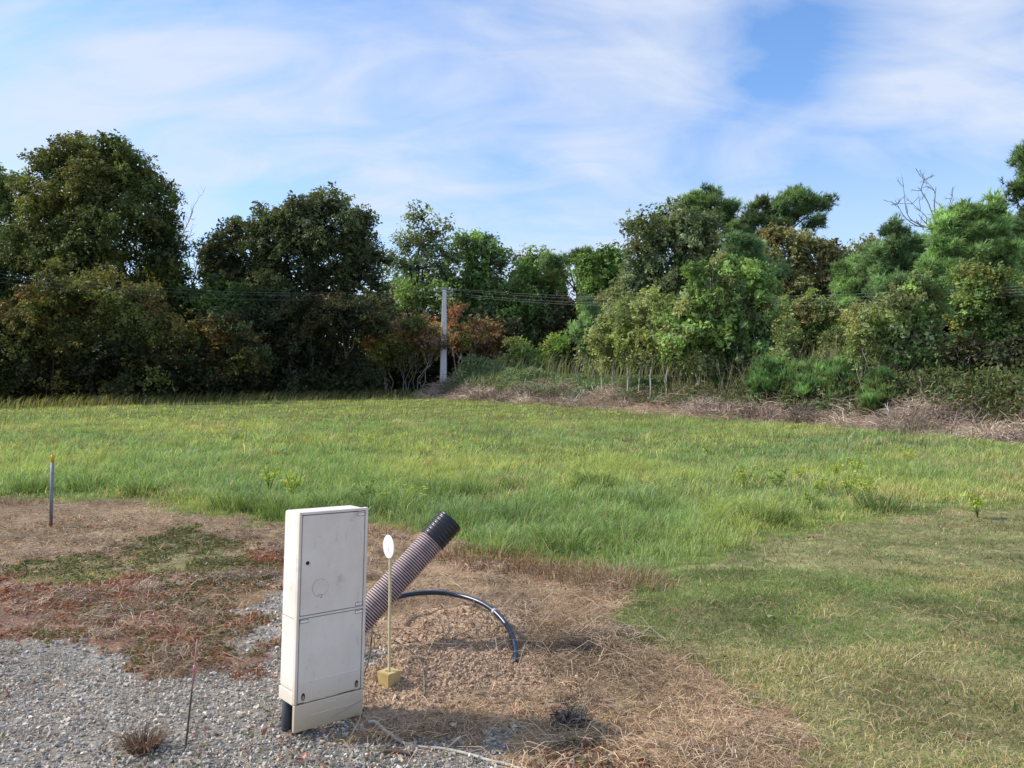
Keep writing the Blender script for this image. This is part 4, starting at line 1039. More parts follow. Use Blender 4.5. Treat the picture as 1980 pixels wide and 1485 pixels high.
# ------------------------------------------------------------------ electricity cabinet
def cabinet():
    def plastic(name, base, low, stain, rough=.5):
        m, nt, out = new_mat(name)
        tc = N(nt, 'ShaderNodeTexCoord')
        n1 = N(nt, 'ShaderNodeTexNoise', i_Scale=3.5, i_Detail=6.0, i_Roughness=.65); n2 = N(nt, 'ShaderNodeTexNoise', i_Scale=13.0, i_Detail=7.0, i_Roughness=.6)
        mp = N(nt, 'ShaderNodeMapping'); mp.inputs['Scale'].default_value = (1, 1, .25)
        n3 = N(nt, 'ShaderNodeTexNoise', i_Scale=40.0, i_Detail=3.0)
        nt.links.new(tc.outputs['Object'], mp.inputs[0]); nt.links.new(mp.outputs[0], n3.inputs['Vector'])
        for n in (n1, n2): nt.links.new(tc.outputs['Object'], n.inputs['Vector'])
        sx = N(nt, 'ShaderNodeSeparateXYZ'); nt.links.new(tc.outputs['Object'], sx.inputs[0])
        c = mixc(nt, ramp(nt, n1.outputs[0], [(.35, (0, 0, 0)), (.7, (1, 1, 1))]), base, tuple(v * k for v, k in zip(base, (.84, .82, .78))))
        c = mixc(nt, math_n(nt, 'MULTIPLY', ramp(nt, n2.outputs[0], [(.60, (0, 0, 0)), (.76, (1, 1, 1))]), .55), c, stain)
        c = mixc(nt, math_n(nt, 'MULTIPLY', ramp(nt, n3.outputs[0], [(.62, (0, 0, 0)), (.85, (1, 1, 1))]), .4), c, stain)
        zz = math_n(nt, 'ADD', sx.outputs[2], math_n(nt, 'MULTIPLY', n1.outputs[0], .22))
        c = mixc(nt, ramp(nt, zz, [(.12, (1, 1, 1)), (.36, (0, 0, 0))]), c, low)
        p = N(nt, 'ShaderNodeBsdfPrincipled', i_Roughness=rough); p.inputs['Specular IOR Level'].default_value = .3
        nt.links.new(c, p.inputs['Base Color'])
        b = N(nt, 'ShaderNodeBump', i_Strength=.03, i_Distance=.002); nt.links.new(n2.outputs[0], b.inputs['Height']); nt.links.new(b.outputs[0], p.inputs['Normal'])
        nt.links.new(p.outputs[0], out.inputs[0])
        return m
    side = plastic('cabinet_plastic', (.90, .86, .79), (.66, .55, .39), (.50, .43, .34))
    door = plastic('door_plastic', (.84, .755, .665), (.54, .42, .28), (.36, .29, .23), .42)
    dark = plain_mat('dark_gap', (.03, .03, .03), .8)
    legm = plain_mat('leg_plastic', (.07, .075, .085), .4)
    W, D, HT = .357, .154, 1.0
    gl = at(567, 1420, 3.55)
    root = thing('electricity_cabinet', 'cream two door electricity cabinet leaning slightly at the edge of the gravel', 'cabinet', (gl.x + .5 * W * .743, gl.y + .5 * W * .669, gl.z), (0, math.radians(1.55), math.radians(42)))
    x0, x1 = -W / 2, W / 2
    # body shell; front plane y = 0, back y = D
    b = box_bm(x0, x1, .012, D, .175, HT - .004, .012, 3)
    bm_obj('body', b, side, root)
    # front frame: rim around the doors, rounded at the upper corners
    fr = bmesh.new()
    box_bm(x0 - .003, x0 + .011, -.006, .02, .125, HT, .003, 2, fr)
    box_bm(x1 - .011, x1 + .004, -.006, .02, .125, HT, .003, 2, fr)
    box_bm(x0 + .011, x1 - .011, -.006, .02, HT - .014, HT - .001, .003, 2, fr)
    box_bm(x0 + .011, x1 - .011, -.004, .02, .512, .522, .001, 1, fr)
    bm_obj('front_frame', fr, door, root)
    bm_obj('door_gap', box_bm(x0 + .0115, x1 - .0115, .0045, .0105, .126, HT - .0145), dark, root)
    ud = bm_obj('upper_door', box_bm(x0 + .0145, x1 - .0145, -.005, .004, .5245, HT - .0172, .004, 2), door, root)
    ld = bm_obj('lower_door', box_bm(x0 + .0145, x1 - .0145, -.005, .004, .128, .509, .004, 2), door, root)
    # moulded step across the lower door
    bm_obj('moulded_ridge', box_bm(x0 + .02, x1 - .03, -.0075, -.0045, .2195, .2225, .001, 1), side, ld)
    bm_obj('side_seam', box_bm(x0 - .0006, x0 + .004, .03, D - .01, .508, .5105), plain_mat('seam', (.45, .41, .36), .8), root)
    # hinge tabs, outlined by a thin dark groove
    for (cx, cz, w) in ((x1 - .036, HT - .031, .036), (x1 - .036, .5375, .036), (x1 - .034, .499, .04), (x0 + .035, .499, .04)):
        bm_obj('hinge_recess', box_bm(cx - w / 2 - .0016, cx + w / 2 + .0016, -.0056, -.0045, cz - .0078, cz + .0078), dark, root)
        bm_obj('hinge', box_bm(cx - w / 2, cx + w / 2, -.0072, -.005, cz - .006, cz + .006, .001, 1), side, root)
    # lock
    def disc(cx, cz, r, y, dep, n=32):
        b = bmesh.new(); bmesh.ops.create_cone(b, cap_ends=True, segments=n, radius1=r, radius2=r, depth=dep)
        bmesh.ops.rotate(b, verts=b.verts, matrix=Matrix.Rotation(PI / 2, 3, 'X')); bmesh.ops.translate(b, verts=b.verts, vec=(cx, y, cz))
        return b
    lx, lz = x0 + .043, .765
    bm_obj('lock_rim', disc(lx, lz, .0125, -.0055, .003), side, ud)
    bm_obj('lock', disc(lx, lz, .0095, -.0064, .003), dark, ud)
    # round inspection window scribed on the door
    cx, cz = x0 + .112, .643
    bm_obj('round_groove', disc(cx, cz, .0415, -.0049, .0012, 48), plain_mat('scribed_line', (.30, .26, .22), .8), ud)
    bm_obj('round_panel', disc(cx, cz, .0402, -.0051, .0026, 48), door, ud)
    sc = bmesh.new()
    for (ax, az, w, h) in ((-.004, -.033, .026, .0016), (.008, -.037, .008, .002), (.016, -.031, .004, .002), (.006, -.047, .008, .003)):
        box_bm(cx + ax - w / 2, cx + ax + w / 2, -.0072, -.0063 if az > -.04 else -.0048, cz + az, cz + az + h, 0, 1, sc)
    bm_obj('scratch', sc, plain_mat('grime', (.22, .16, .12), .9), ud)
    # key slots of the lower door
    for (sx, sz) in ((x0 + .041, .155), (x1 - .037, .155)):
        e = disc(0, 0, .009, -.0055, .0026, 20)
        for v in e.verts: v.co.z = v.co.z * 1.9 + sz; v.co.x += sx
        bm_obj('key_slot', e, dark, ld)
        e = disc(0, 0, .0055, -.0068, .0026, 16)
        for v in e.verts: v.co.z = v.co.z * 1.9 + sz - .004; v.co.x += sx
        bm_obj('key_cam', e, plain_mat('worn_metal', (.35, .30, .25), .5), ld)
    # plinth: front panel, side skirts
    bm_obj('plinth', box_bm(x0 - .001, x1 + .001, -.006, .014, 0, .1215, .003, 2), door, root)
    pl = bmesh.new(); box_bm(x0 + .075, x1 - .05, -.0085, -.0055, .062, .0655, .001, 1, pl); box_bm(x0 + .16, x0 + .21, -.0085, -.0055, .101, .105, .001, 1, pl)
    bm_obj('moulded_ridge', pl, side, root)
    sk = bmesh.new()
    for sx in (x0 - .002, x1 - .012):
        box_bm(sx, sx + .014, .0145, D + .002, .118, .1745, .003, 2, sk)
    box_bm(x0 + .013, x1 - .013, D - .012, D + .002, .118, .1745, .003, 2, sk)
    bm_obj('skirt', sk, side, root)
    # legs
    for (lx_, ly_) in ((x0 + .03, D - .03), (x1 - .035, D - .03), (x0 + .045, .05), (x1 - .045, .05)):
        P = [(lx_, ly_, -.16), (lx_, ly_, .17)]
        caps_tube('leg', P, .026, legm, root, 20)
    return root
cab = cabinet()

# ------------------------------------------------------------------ marker sign
def marker():
    gm = ground_at(749.5, 1333); Y = gm.y
    p = at(749.5, 1334, Y); zg = gm.z
    ye = plain_mat('yellow_plastic', (.55, .41, .18), .6, .25, (.45, .33, .14), 18)
    root = thing('marker_sign', 'small white disc on a thin yellow stake set in a yellow block on the sand', 'marker', (p.x, Y + .045, zg - .005), (0, math.radians(.5), math.radians(52)))
    b = bmesh.new(); vs = []
    for (z, w) in ((0, .038), (.082, .046)):
        vs.append([b.verts.new((sx * w, sy * w, z)) for sx, sy in ((-1, -1), (1, -1), (1, 1), (-1, 1))])
    for k in range(4): b.faces.new((vs[0][k], vs[0][(k + 1) % 4], vs[1][(k + 1) % 4], vs[1][k]))
    b.faces.new(vs[0][::-1])
    # top with a square socket round the stake
    inner = [b.verts.new((sx * .014, sy * .014, .082)) for sx, sy in ((-1, -1), (1, -1), (1, 1), (-1, 1))]
    low = [b.verts.new((sx * .014, sy * .014, .06)) for sx, sy in ((-1, -1), (1, -1), (1, 1), (-1, 1))]
    for k in range(4):
        b.faces.new((vs[1][k], vs[1][(k + 1) % 4], inner[(k + 1) % 4], inner[k])); b.faces.new((inner[k], inner[(k + 1) % 4], low[(k + 1) % 4], low[k]))
    b.faces.new(low)
    bmesh.ops.recalc_face_normals(b, faces=b.faces)
    bmesh.ops.bevel(b, geom=[e for e in b.edges if e.is_manifold and e.calc_face_angle(0) > .5 and max(v.co.z for v in e.verts) <= .0821], offset=.003, segments=2, affect='EDGES')
    bm_obj('block', b, ye, root)
    tz = at(751, 1076, Y).z - zg
    st = plain_mat('stake_paint', (.66, .57, .34), .5, .3, (.57, .48, .27), 14)
    bm_obj('stake', box_bm(-.007, .007, -.0055, .0055, .055, tz, .0015, 1), st, root)
    wh = plain_mat('white_plate', (.86, .86, .84), .4, .4, (.82, .82, .80), 30)
    dz = at(752, 1058, Y).z - zg
    b = bmesh.new(); bmesh.ops.create_cone(b, cap_ends=True, segments=48, radius1=.0615, radius2=.0615, depth=.004)
    bmesh.ops.rotate(b, verts=b.verts, matrix=Matrix.Rotation(PI / 2, 3, 'Y')); bmesh.ops.bevel(b, geom=[e for e in b.edges if abs(e.verts[0].co.x - e.verts[1].co.x) < 1e-5], offset=.001, segments=1, affect='EDGES')
    d = bm_obj('disc', b, wh, root, False, (-.012, 0, dz), (0, 0, math.radians(-16)))
    e = bmesh.new(); v = [e.verts.new(c) for c in ((-.0025, -.001, -.03), (-.0025, .001, -.03), (-.0025, .0035, -.014), (-.0025, .0005, .002), (-.0025, -.001, -.010))]; e.faces.new(v)
    r = bmesh.ops.extrude_face_region(e, geom=list(e.faces)); bmesh.ops.translate(e, verts=[g for g in r['geom'] if isinstance(g, bmesh.types.BMVert)], vec=(-.0006, 0, 0))
    bm_obj('mark', e, plain_mat('mark_ink', (.5, .49, .48), .7), d)
marker()

# ------------------------------------------------------------------ drain pipe
def drain_pipe():
    a = at(700, 1197, 4.6); c = at(871, 1006, 4.87)
    ax = (c - a); Lv = ax.length; ax.normalize()
    p0 = a - ax * .42; L = Lv + .42
    rot = Vector((0, 0, 1)).rotation_difference(ax).to_euler()
    root = thing('drain_pipe', 'ribbed mauve drain pipe with black collar rising slanted out of the soil', 'pipe', p0, rot)
    lc = L - .175
    n = 48; th = np.linspace(0, 2 * PI, n, endpoint=False)
    def lathe(name, prof, mat):
        V = np.concatenate([np.stack([r * np.cos(th), r * np.sin(th), np.full(n, z)], 1) for z, r, _ in prof])
        C = np.concatenate([np.tile(np.array(cc), (n, 1)) for _, _, cc in prof])
        i = np.arange(len(prof) - 1)[:, None] * n; j = np.arange(n)[None]; j2 = (j + 1) % n
        q = np.stack([i + j, i + j2, i + n + j2, i + n + j], -1).reshape(-1, 4)
        return obj(name, V, q, mat, root, C, True)
    prof = []; pitch = .0152; z = 0
    ridge = (.36, .265, .265); ridge2 = (.46, .35, .35); groove = (.035, .024, .024)
    while z < lc + .02:
        prof += [(z, .0735, groove), (z + pitch * .34, .0735, groove), (z + pitch * .4, .0785, ridge), (z + pitch * .5, .0805, ridge2), (z + pitch * .82, .0805, ridge2), (z + pitch * .94, .0785, ridge)]
        z += pitch
    lathe('ribbed_tube', prof, attr_mat('pipe_plastic', .5, .35, 14, .16))
    prof = []; bk = (.014, .015, .019); z = lc
    prof += [(z, .079, bk), (z + .002, .0835, bk)]
    for k in range(7):
        z0 = lc + .003 + k * .0245
        prof += [(z0, .0865, bk), (z0 + .004, .0885, bk), (z0 + .009, .0885, bk), (z0 + .012, .085, bk), (z0 + .022, .085, bk)]
    prof += [(L, .087, bk), (L + .001, .084, bk), (L - .002, .077, bk), (L - .16, .077, bk)]
    lathe('collar', prof, attr_mat('collar_plastic', .33, .5, 22, .25, .15, 45))
drain_pipe()

# ------------------------------------------------------------------ water hose
def hose():
    pts = [(740, 1170, 5.0), (775, 1153, 5.12), (830, 1146, 5.2), (880, 1150, 5.18), (925, 1163, 5.05), (958, 1184, 4.9), (983, 1214, 4.72), (996, 1250, 4.54), (997, 1286, 4.38)]
    end = ground_at(997, 1287)
    pts[-3:] = [(983, 1214, end.y + .36), (996, 1250, end.y + .17), (997, 1286, end.y)]
    W = [at(*p) for p in pts]; W[-1] = end + Vector((0, 0, .008))
    P = catmull(W, 8); o = W[-1]
    root = thing('water_hose', 'black water pipe with blue stripes arching out of the soil beside the drain pipe', 'hose', o)
    n = 16; tb = Tubes(); tb.add([tuple(p - o) for p in P], .0165, None, n)
    V = tb.V[0]; C = np.tile(np.array((.012, .014, .02)), (len(V), 1)).reshape(-1, n, 3)
    for k in (2, 3, 9, 13): C[:, k] = (.03, .085, .19)
    m = len(V)
    obj('tube', V, [tb.Fq[0], np.array([list(range(n))[::-1], list(range(m - n, m))])], attr_mat('hose_plastic', .3, .5, 30, .1), root, C.reshape(-1, 3), True)
    k = int(len(P) * .60)
    caps_tube('white_band', [tuple(p - o) for p in P[k:k + 2]], .0172, plain_mat('white_print', (.5, .51, .52), .5), root, 16)
hose()

# ------------------------------------------------------------------ stakes, rod
def stake():
    g = ground_at(98, 1018)
    root = thing('marker_stake', 'thin grey marker stake with a yellow tip in the dry ground at far left', 'stake', g, (0, math.radians(1.0), 0))
    h = at(103, 880, g.y).z - g.z; r = .019
    hy = h * .9
    caps_tube('shaft', [(0, 0, .13), (0, 0, h * .5), (0, 0, hy)], r, plain_mat('grey_pvc', (.27, .28, .32), .5, .3), root, 14)
    caps_tube('yellow_tip', [(0, 0, hy + .001), (0, 0, h)], r + .0006, plain_mat('yellow_paint', (.72, .42, .03), .5, .3), root, 14)
    caps_tube('muddy_foot', [(0, 0, -.1), (0, 0, .129)], r + .0006, plain_mat('mud', (.16, .10, .075), .9, .1), root, 14)
stake()
def rod():
    g = ground_at(358, 1452)
    t = at(382, 1236, g.y + .12) - g; t = Vector(t)
    root = thing('iron_rod', 'thin leaning iron rod with faded pink paint standing in the gravel', 'rod', g)
    P = [t * k for k in np.linspace(-.1, 1, 8)]
    caps_tube('rod', [tuple(p) for p in P[:5]], .0042, plain_mat('rusty_iron', (.07, .055, .05), .7), root, 8)
    caps_tube('painted_end', [tuple(p) for p in P[4:]], .0044, plain_mat('faded_pink', (.42, .22, .20), .7, .2, (.30, .17, .15), 60), root, 8)
    q = t * .70
    caps_tube('pink_tape', [tuple(q), tuple(q * 1.09)], .0062, plain_mat('pink_tape', (.60, .22, .27), .5), root, 8)
rod()
for (px, py, h, lab) in ((764, 768, .55, 'small grey peg at the left end of the brush strip'), (1879, 850, .32, 'small pale wooden peg at the right end of the brush strip')):
    g = ground_at(px, py)
    g.y = min(g.y, 49); g.x = (px - 990) / F * g.y; g.z = H1(g.x, g.y)
    b = box_bm(-.03, .03, -.03, .03, -.1, h, .006, 1)
    for v in b.verts:
        if v.co.z > h * .8: v.co.x *= .8; v.co.y *= .8
    o = bm_obj('wooden_peg', b, plain_mat('peg_wood', (.42, .33, .24), .8), None, False, g)
    tag(o, lab, 'peg', 'pegs along the edge of the field')

# ------------------------------------------------------------------ small things on the ground
def ground_line(pts, lift=.01):
    out = []
    for p in pts:
        g = ground_at(p[0], p[1]); g.z += lift + (p[2] if len(p) > 2 else 0); out.append(g)
    return out
def cord(name, label, cat, pts, r, c, lift=.008, rough=.6, group=None):
    W = ground_line(pts, lift); o = W[0].copy(); P = catmull(W, 6)
    for p in P: p.z = max(p.z, H1(p.x, p.y) + r * .6)
    ob = caps_tube(name, [tuple(p - o) for p in P], r, plain_mat(name + '_surface', c, rough), None, 8, o)
    tag(ob, label, cat, group); return ob
cord('grey_cable', 'thick pale grey cable lying at the edge of the gravel in front', 'cable', [(712, 1413, .03), (726, 1413, .03), (748, 1424, .01), (775, 1438), (810, 1449), (860, 1452), (905, 1462), (945, 1474), (985, 1484), (1030, 1500)], .0068, (.50, .47, .40))
cord('stick', 'short brown stick lying on the gravel below the grey cable', 'stick', [(740, 1461, .006), (765, 1459, .006), (798, 1464, .006)], .009, (.13, .095, .07))
cord('red_string', 'red string trailing from the dark roots across the soil', 'string', [(942, 1367), (985, 1362), (1000, 1380), (1040, 1378), (1070, 1373), (1110, 1371)], .003, (.36, .07, .05))
cord('thin_wire', 'dark thin wire looping up beside the cabinet', 'wire', [(697, 1325), (712, 1300, .05), (718, 1270, .08), (720, 1240, .1), (728, 1232, .06)], .0042, (.07, .075, .065))
cord('thin_wire', 'dark thin wire curving right from behind the yellow stake', 'wire', [(757, 1250, .03), (785, 1268, .04), (805, 1285, .04), (817, 1300, .02), (822, 1330), (820, 1350)], .0045, (.16, .13, .10))
cord('dry_branch', 'pale branched twig lying under the front of the cabinet', 'twig', [(575, 1438), (600, 1418, .03), (625, 1406, .05), (645, 1396, .06), (672, 1375, .12)], .0045, (.26, .23, .19))
# pink scrap
def pink():
    g = ground_at(588, 1473); b = bmesh.new()
    bmesh.ops.create_grid(b, x_segments=6, y_segments=4, size=.5)
    for v in b.verts: v.co = Vector((v.co.x * .035, v.co.y * .024, .012 * math.sin(v.co.x * 7) + .006 * random.random() + .006))
    bmesh.ops.solidify(b, geom=list(b.faces), thickness=.002)
    o = bm_obj('plastic_scrap', b, plain_mat('pink_plastic', (.60, .22, .21), .5), None, True, g + Vector((0, 0, .012)), (.3, 0, .4)); tag(o, 'small pink plastic scrap on the gravel in front of the cabinet', 'litter')
pink()
# root bundle
def roots():
    g = ground_at(1100, 1402); t = Tubes()
    for k in range(150):
        a = random.uniform(0, 2 * PI); r = random.uniform(.02, .07)
        p = Vector((math.cos(a) * r, math.sin(a) * r * .7, random.uniform(0, .05)))
        pts = [p]; d = Vector((random.gauss(0, 1), random.gauss(0, 1), random.uniform(-.2, 1.0))).normalized()
        for _ in range(4):
            pts.append(pts[-1] + d * random.uniform(.012, .03)); d = (d + Vector((random.gauss(0, .7), random.gauss(0, .7), random.gauss(-.3, .5)))).normalized()
            pts[-1].z = max(pts[-1].z, .003)
        t.add([tuple(q) for q in pts], random.uniform(.002, .0055), .0012, 5, np.array(random.choice([(.09, .08, .07), (.14, .12, .10), (.26, .23, .19)])))
    tag(t.obj('root_clump', M_BARK, None, True, g), 'dark tangled clump of roots lying on the dry soil in front', 'root clump')
roots()
# dead tuft in the gravel
def tuft():
    g = ground_at(278, 1450); b = Batch(); n = 420
    a = rng.uniform(0, 2 * PI, n); r = .055 * np.sqrt(rng.uniform(0, 1, n))
    c = pick([(.24, .15, .10), (.33, .24, .17), (.17, .10, .07), (.40, .33, .27)], n, (4, 3, 3, 1))
    V, q, t, C = blades(r * np.cos(a), r * np.sin(a), np.full(n, -.01), rng.uniform(.05, .14, n), rng.uniform(.0025, .005, n), a, rng.uniform(.3, 1.6, n), c * .7, c)
    b.add(V, [q, t], C)
    tag(b.obj('dead_grass_tuft', M_STRAW, None, False, g), 'dead brown grass tuft growing in the gravel at lower left', 'grass tuft')
tuft()
# odd pale stones and leaves
var = rock_variants(4, 14, .6)
for (px, py, s, lab) in ((1246, 1336, .016, 'white pebble on the dry soil, farther of the pale pebbles'), (1218, 1380, .013, 'white pebble on the dry soil below the farther one'), (332, 1347, .017, 'white pebble lying on the gravel left of the iron rod'), (955, 1352, .013, 'white pebble at the foot of the sand mound')):
    g = ground_at(px, py); rv, rf = var[random.randrange(4)]
    o = obj('pebble', rv * s, rf, plain_mat('pale_stone', (.62, .60, .56), .8), None, None, False, g + Vector((0, 0, s * .3)), (0, 0, random.uniform(0, 6)))
    tag(o, lab, 'pebble', 'pale pebbles')
def fallen_leaf(px, py, s, c, lab):
    g = ground_at(px, py); b = bmesh.new()
    v = [b.verts.new(p) for p in ((-s, 0, 0), (-.3 * s, .5 * s, .25 * s), (.5 * s, .45 * s, .2 * s), (s, 0, .1 * s), (.5 * s, -.45 * s, .2 * s), (-.3 * s, -.5 * s, .25 * s), (0, 0, .02 * s))]
    for i in range(6): b.faces.new((v[i], v[(i + 1) % 6], v[6]))
    o = bm_obj('fallen_leaf', b, plain_mat('dry_leaf', c, .7), None, False, g + Vector((0, 0, .03)), (random.uniform(-.3, .3), random.uniform(-.3, .3), random.uniform(0, 6)))
    tag(o, lab, 'leaf', 'fallen leaves')
fallen_leaf(1490, 1201, .045, (.5, .38, .28), 'pale curled leaf on the mown grass')
fallen_leaf(877, 1415, .03, (.55, .47, .38), 'pale dry leaf on the shaded soil right of the cabinet')
fallen_leaf(867, 1448, .014, (.35, .42, .05), 'tiny yellow green leaf beside the grey cable')
fallen_leaf(1808, 1227, .04, (.36, .30, .16), 'dull dry leaf on the mown grass at right')

# ------------------------------------------------------------------ broad leaved seedlings in the meadow
def seedling_mesh(seed, yel):
    r = np.random.default_rng(seed); b = Batch(); tb = Tubes()
    V_ = []
    for k in range(7):
        a = r.uniform(0, 2 * PI); h = r.uniform(.25, .5); e = np.array([math.cos(a) * r.uniform(.05, .22), math.sin(a) * r.uniform(.05, .22), h])
        tb.add(np.array([[0, 0, 0], e * .5 + np.array([0, 0, .04]), e]), .005, .003, 4, (.13, .17, .05))
        for j in range(10):
            t = r.uniform(.45, 1.05); p = e * t + r.normal(0, .035, 3); L = r.uniform(.035, .1)
            V_.append((p, L))
    P = np.array([v[0] for v in V_]); L = np.array([v[1] for v in V_])
    c = pick([(.44, .54, .08), (.36, .48, .085), (.48, .52, .10)] if yel else [(.22, .34, .075), (.27, .38, .085)], len(P), None, .12)
    V, q, C = leaf_cards(P, np.zeros((len(P), 3)), L, c, .7, 1.2)
    return mesh_np('leaves', V, q, C), tb
S_M = []
for k in range(3):
    me, tb = seedling_mesh(40 + k, k < 2); me.materials.append(M_GRASS)
    st = mesh_np('stem', np.concatenate(tb.V), np.concatenate(tb.Fq), np.concatenate(tb.C), True); st.materials.append(M_GRASS)
    S_M.append((me, st))
seeds = [(520, 940, 0, 'yellow green leafy seedling in the long grass directly above the cabinet'), (565, 950, 1, 'smaller yellow seedling right beside the one above the cabinet'), (705, 960, 2, 'green leafy plant in the long grass above the white disc'), (740, 965, 0, 'pale leafy plant in the long grass between cabinet and black collar'), (800, 965, 1, 'low yellow plant in the long grass left of the black collar'),
         (1440, 935, 1, 'yellow seedling at the left of the seedling patch in the field'), (1505, 935, 2, 'green plant low at the left of the seedling patch'), (1545, 918, 0, 'yellow seedling in the upper left of the seedling patch'), (1615, 915, 0, 'tallest bright seedling at the top of the seedling patch'), (1655, 903, 1, 'small yellow seedling at the upper right of the seedling patch'), (1585, 945, 1, 'yellow seedling in the middle of the seedling patch'), (1640, 950, 0, 'yellow seedling at the right of the seedling patch'), (1680, 958, 1, 'low yellow seedling at the lower right of the seedling patch'), (1560, 970, 2, 'green plant at the bottom of the seedling patch'), (1380, 985, 0, 'pale seedling below and left of the seedling patch'), (1890, 990, 0, 'yellow seedling at the right border where the mown grass starts'), (1110, 935, 2, 'pale leafed plant in the middle of the field'), (1370, 868, 1, 'faint yellow seedling far up the field'), (715, 850, 0, 'yellow weed far up the field left of the middle'), (1755, 880, 1, 'yellow weed far up the field at right')]
for (px, py, k, lab) in seeds:
    g = ground_at(px, py + 12)
    r = thing('seedling', lab, 'plant', g, (0, 0, random.uniform(0, 6)), 'broad leaved seedlings in the field')
    s = random.uniform(.7, 1.1); r.scale = (s, s, s * random.uniform(.5, .8))
    for nm, me in (('leaves', S_M[k][0]), ('stem', S_M[k][1])):
        o = bpy.data.objects.new(nm, me); COL.objects.link(o); o.parent = r

# ------------------------------------------------------------------ sun, sky, camera
SUN_EL = math.radians(39); SUN_AZ = math.radians(-82)      # azimuth from +Y (view direction), negative = left
sd = Vector((math.sin(SUN_AZ) * math.cos(SUN_EL), math.cos(SUN_AZ) * math.cos(SUN_EL), math.sin(SUN_EL)))
sun = bpy.data.lights.new('sun', 'SUN'); sun.energy = 5.0; sun.angle = math.radians(.5); sun.color = (1, .94, .85)
so = bpy.data.objects.new('sun', sun); COL.objects.link(so); so.rotation_euler = sd.to_track_quat('Z', 'Y').to_euler(); so.location = (-30, 5, 30)

w = bpy.data.worlds.new('World'); scene.world = w; w.use_nodes = True
nt = w.node_tree; nt.nodes.clear()
wo = nt.nodes.new('ShaderNodeOutputWorld'); bg = N(nt, 'ShaderNodeBackground', i_Strength=.15)
sky = nt.nodes.new('ShaderNodeTexSky'); sky.sky_type = 'NISHITA'; sky.sun_disc = False
sky.sun_elevation = SUN_EL; sky.sun_rotation = SUN_AZ; sky.altitude = 50; sky.air_density = 1.0; sky.dust_density = .6; sky.ozone_density = 2.0
tc = N(nt, 'ShaderNodeTexCoord')
sep = N(nt, 'ShaderNodeSeparateXYZ'); nt.links.new(tc.outputs['Generated'], sep.inputs[0])
zc = math_n(nt, 'ADD', math_n(nt, 'MAXIMUM', sep.outputs[2], 0.0), .5)
comb = N(nt, 'ShaderNodeCombineXYZ')
nt.links.new(math_n(nt, 'DIVIDE', sep.outputs[0], zc), comb.inputs[0]); nt.links.new(math_n(nt, 'DIVIDE', sep.outputs[1], zc), comb.inputs[1])
def cloud_noise(scale, rot, sx, det, dist, off):
    mp = N(nt, 'ShaderNodeMapping'); mp.inputs['Rotation'].default_value = (0, 0, rot); mp.inputs['Scale'].default_value = (sx, 1, 1); mp.inputs['Location'].default_value = off
    nt.links.new(comb.outputs[0], mp.inputs[0])
    n = N(nt, 'ShaderNodeTexNoise', i_Scale=scale, i_Detail=det, i_Roughness=.55, i_Distortion=dist)
    nt.links.new(mp.outputs[0], n.inputs['Vector'])
    return n.outputs[0]
n1 = cloud_noise(1.7, .9, .7, 4.0, .6, (3.1, 1.7, 0)); n2 = cloud_noise(4.4, .8, .5, 7.0, 1.0, (0, 5, 0)); n3 = cloud_noise(11.0, .7, .4, 7.0, .8, (2, 9, 0))
def gain(n, g): return math_n(nt, 'MULTIPLY', math_n(nt, 'SUBTRACT', n, .5), g)
dens = math_n(nt, 'ADD', math_n(nt, 'ADD', gain(n1, .60), .56), math_n(nt, 'ADD', gain(n2, 1.0), gain(n3, .72)))
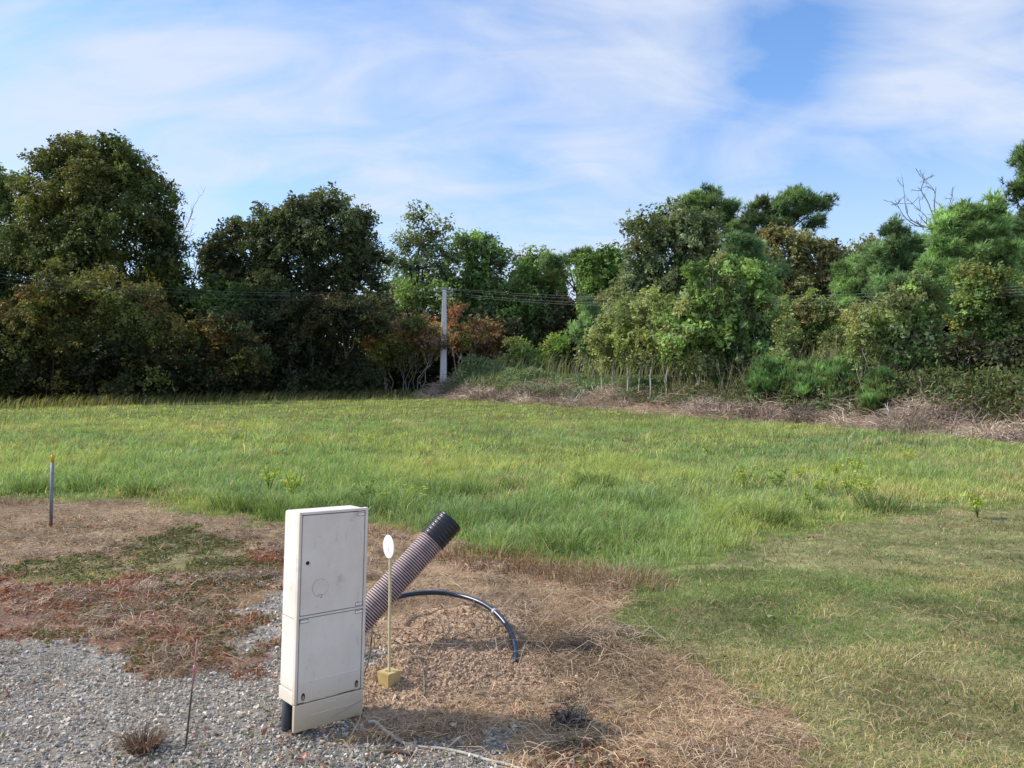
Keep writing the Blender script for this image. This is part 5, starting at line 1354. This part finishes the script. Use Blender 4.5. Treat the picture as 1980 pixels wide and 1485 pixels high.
# whiter veil towards the sun side, clear patches away from it
dens = math_n(nt, 'ADD', dens, math_n(nt, 'MULTIPLY', sep.outputs[0], -.13))
def blob(px, py, sharp, amt):
    global dens
    d = (at(px, py, 10) - Vector((0, 0, CAMZ))).normalized()
    vm = N(nt, 'ShaderNodeVectorMath', operation='DOT_PRODUCT'); nt.links.new(tc.outputs['Generated'], vm.inputs[0]); vm.inputs[1].default_value = d
    g = math_n(nt, 'POWER', math_n(nt, 'MAXIMUM', vm.outputs['Value'], 0.0), sharp)
    dens = math_n(nt, 'ADD', dens, math_n(nt, 'MULTIPLY', g, amt))
blob(1530, 110, 400, -.32); blob(1010, 310, 400, -.22); blob(1580, 340, 260, -.13); blob(1250, 290, 500, -.10); blob(1760, 330, 400, -.08); blob(1700, 200, 400, .12); blob(1150, 330, 500, .08)
blob(900, 130, 160, .10); blob(1200, 200, 160, .10); blob(1880, 60, 200, .16); blob(1600, 190, 900, .10); blob(250, 280, 60, .12); blob(120, 40, 60, -.10); blob(600, 60, 160, -.06); blob(700, 230, 200, -.05); blob(1330, 130, 300, .08); blob(1930, 250, 300, .10)
fac = ramp(nt, dens, [(.26, (0, 0, 0)), (.80, (1, 1, 1))])
hz = ramp(nt, sep.outputs[2], [(.0, (1, 1, 1)), (.36, (0, 0, 0))])
fac2 = math_n(nt, 'MAXIMUM', math_n(nt, 'MULTIPLY', fac, .92), math_n(nt, 'MULTIPLY', hz, .85))
skyc = mixc(nt, 1.0, sky.outputs[0], (1.12, 1.38, 1.66), 'MULTIPLY')
cl = mixc(nt, ramp(nt, sep.outputs[2], [(.05, (0, 0, 0)), (.5, (1, 1, 1))]), (5.2, 5.8, 6.6), (4.7, 5.25, 6.5))
nt.links.new(mixc(nt, fac2, skyc, cl), bg.inputs[0]); nt.links.new(bg.outputs[0], wo.inputs[0])

cam = bpy.data.cameras.new('camera'); co = bpy.data.objects.new('camera', cam); COL.objects.link(co)
co.location = (0, 0, CAMZ); co.rotation_euler = (PI / 2 + PITCH, 0, 0)
cam.sensor_width = 36; cam.lens = 36 * F / 1980; cam.clip_end = 5000; cam.clip_start = .05
scene.camera = co
scene.view_settings.view_transform = 'Standard'; scene.view_settings.look = 'None'; scene.view_settings.exposure = 0; scene.view_settings.gamma = 1
scene.render.engine = 'CYCLES'
scene.cycles.max_bounces = 5; scene.cycles.diffuse_bounces = 3; scene.cycles.glossy_bounces = 2; scene.cycles.transmission_bounces = 3; scene.cycles.transparent_max_bounces = 4
scene.cycles.use_denoising = True
scene.cycles.denoiser = 'OPENIMAGEDENOISE'; scene.cycles.denoising_prefilter = 'ACCURATE'; scene.cycles.denoising_input_passes = 'RGB_ALBEDO_NORMAL'
scene.cycles.sample_clamp_indirect = 6
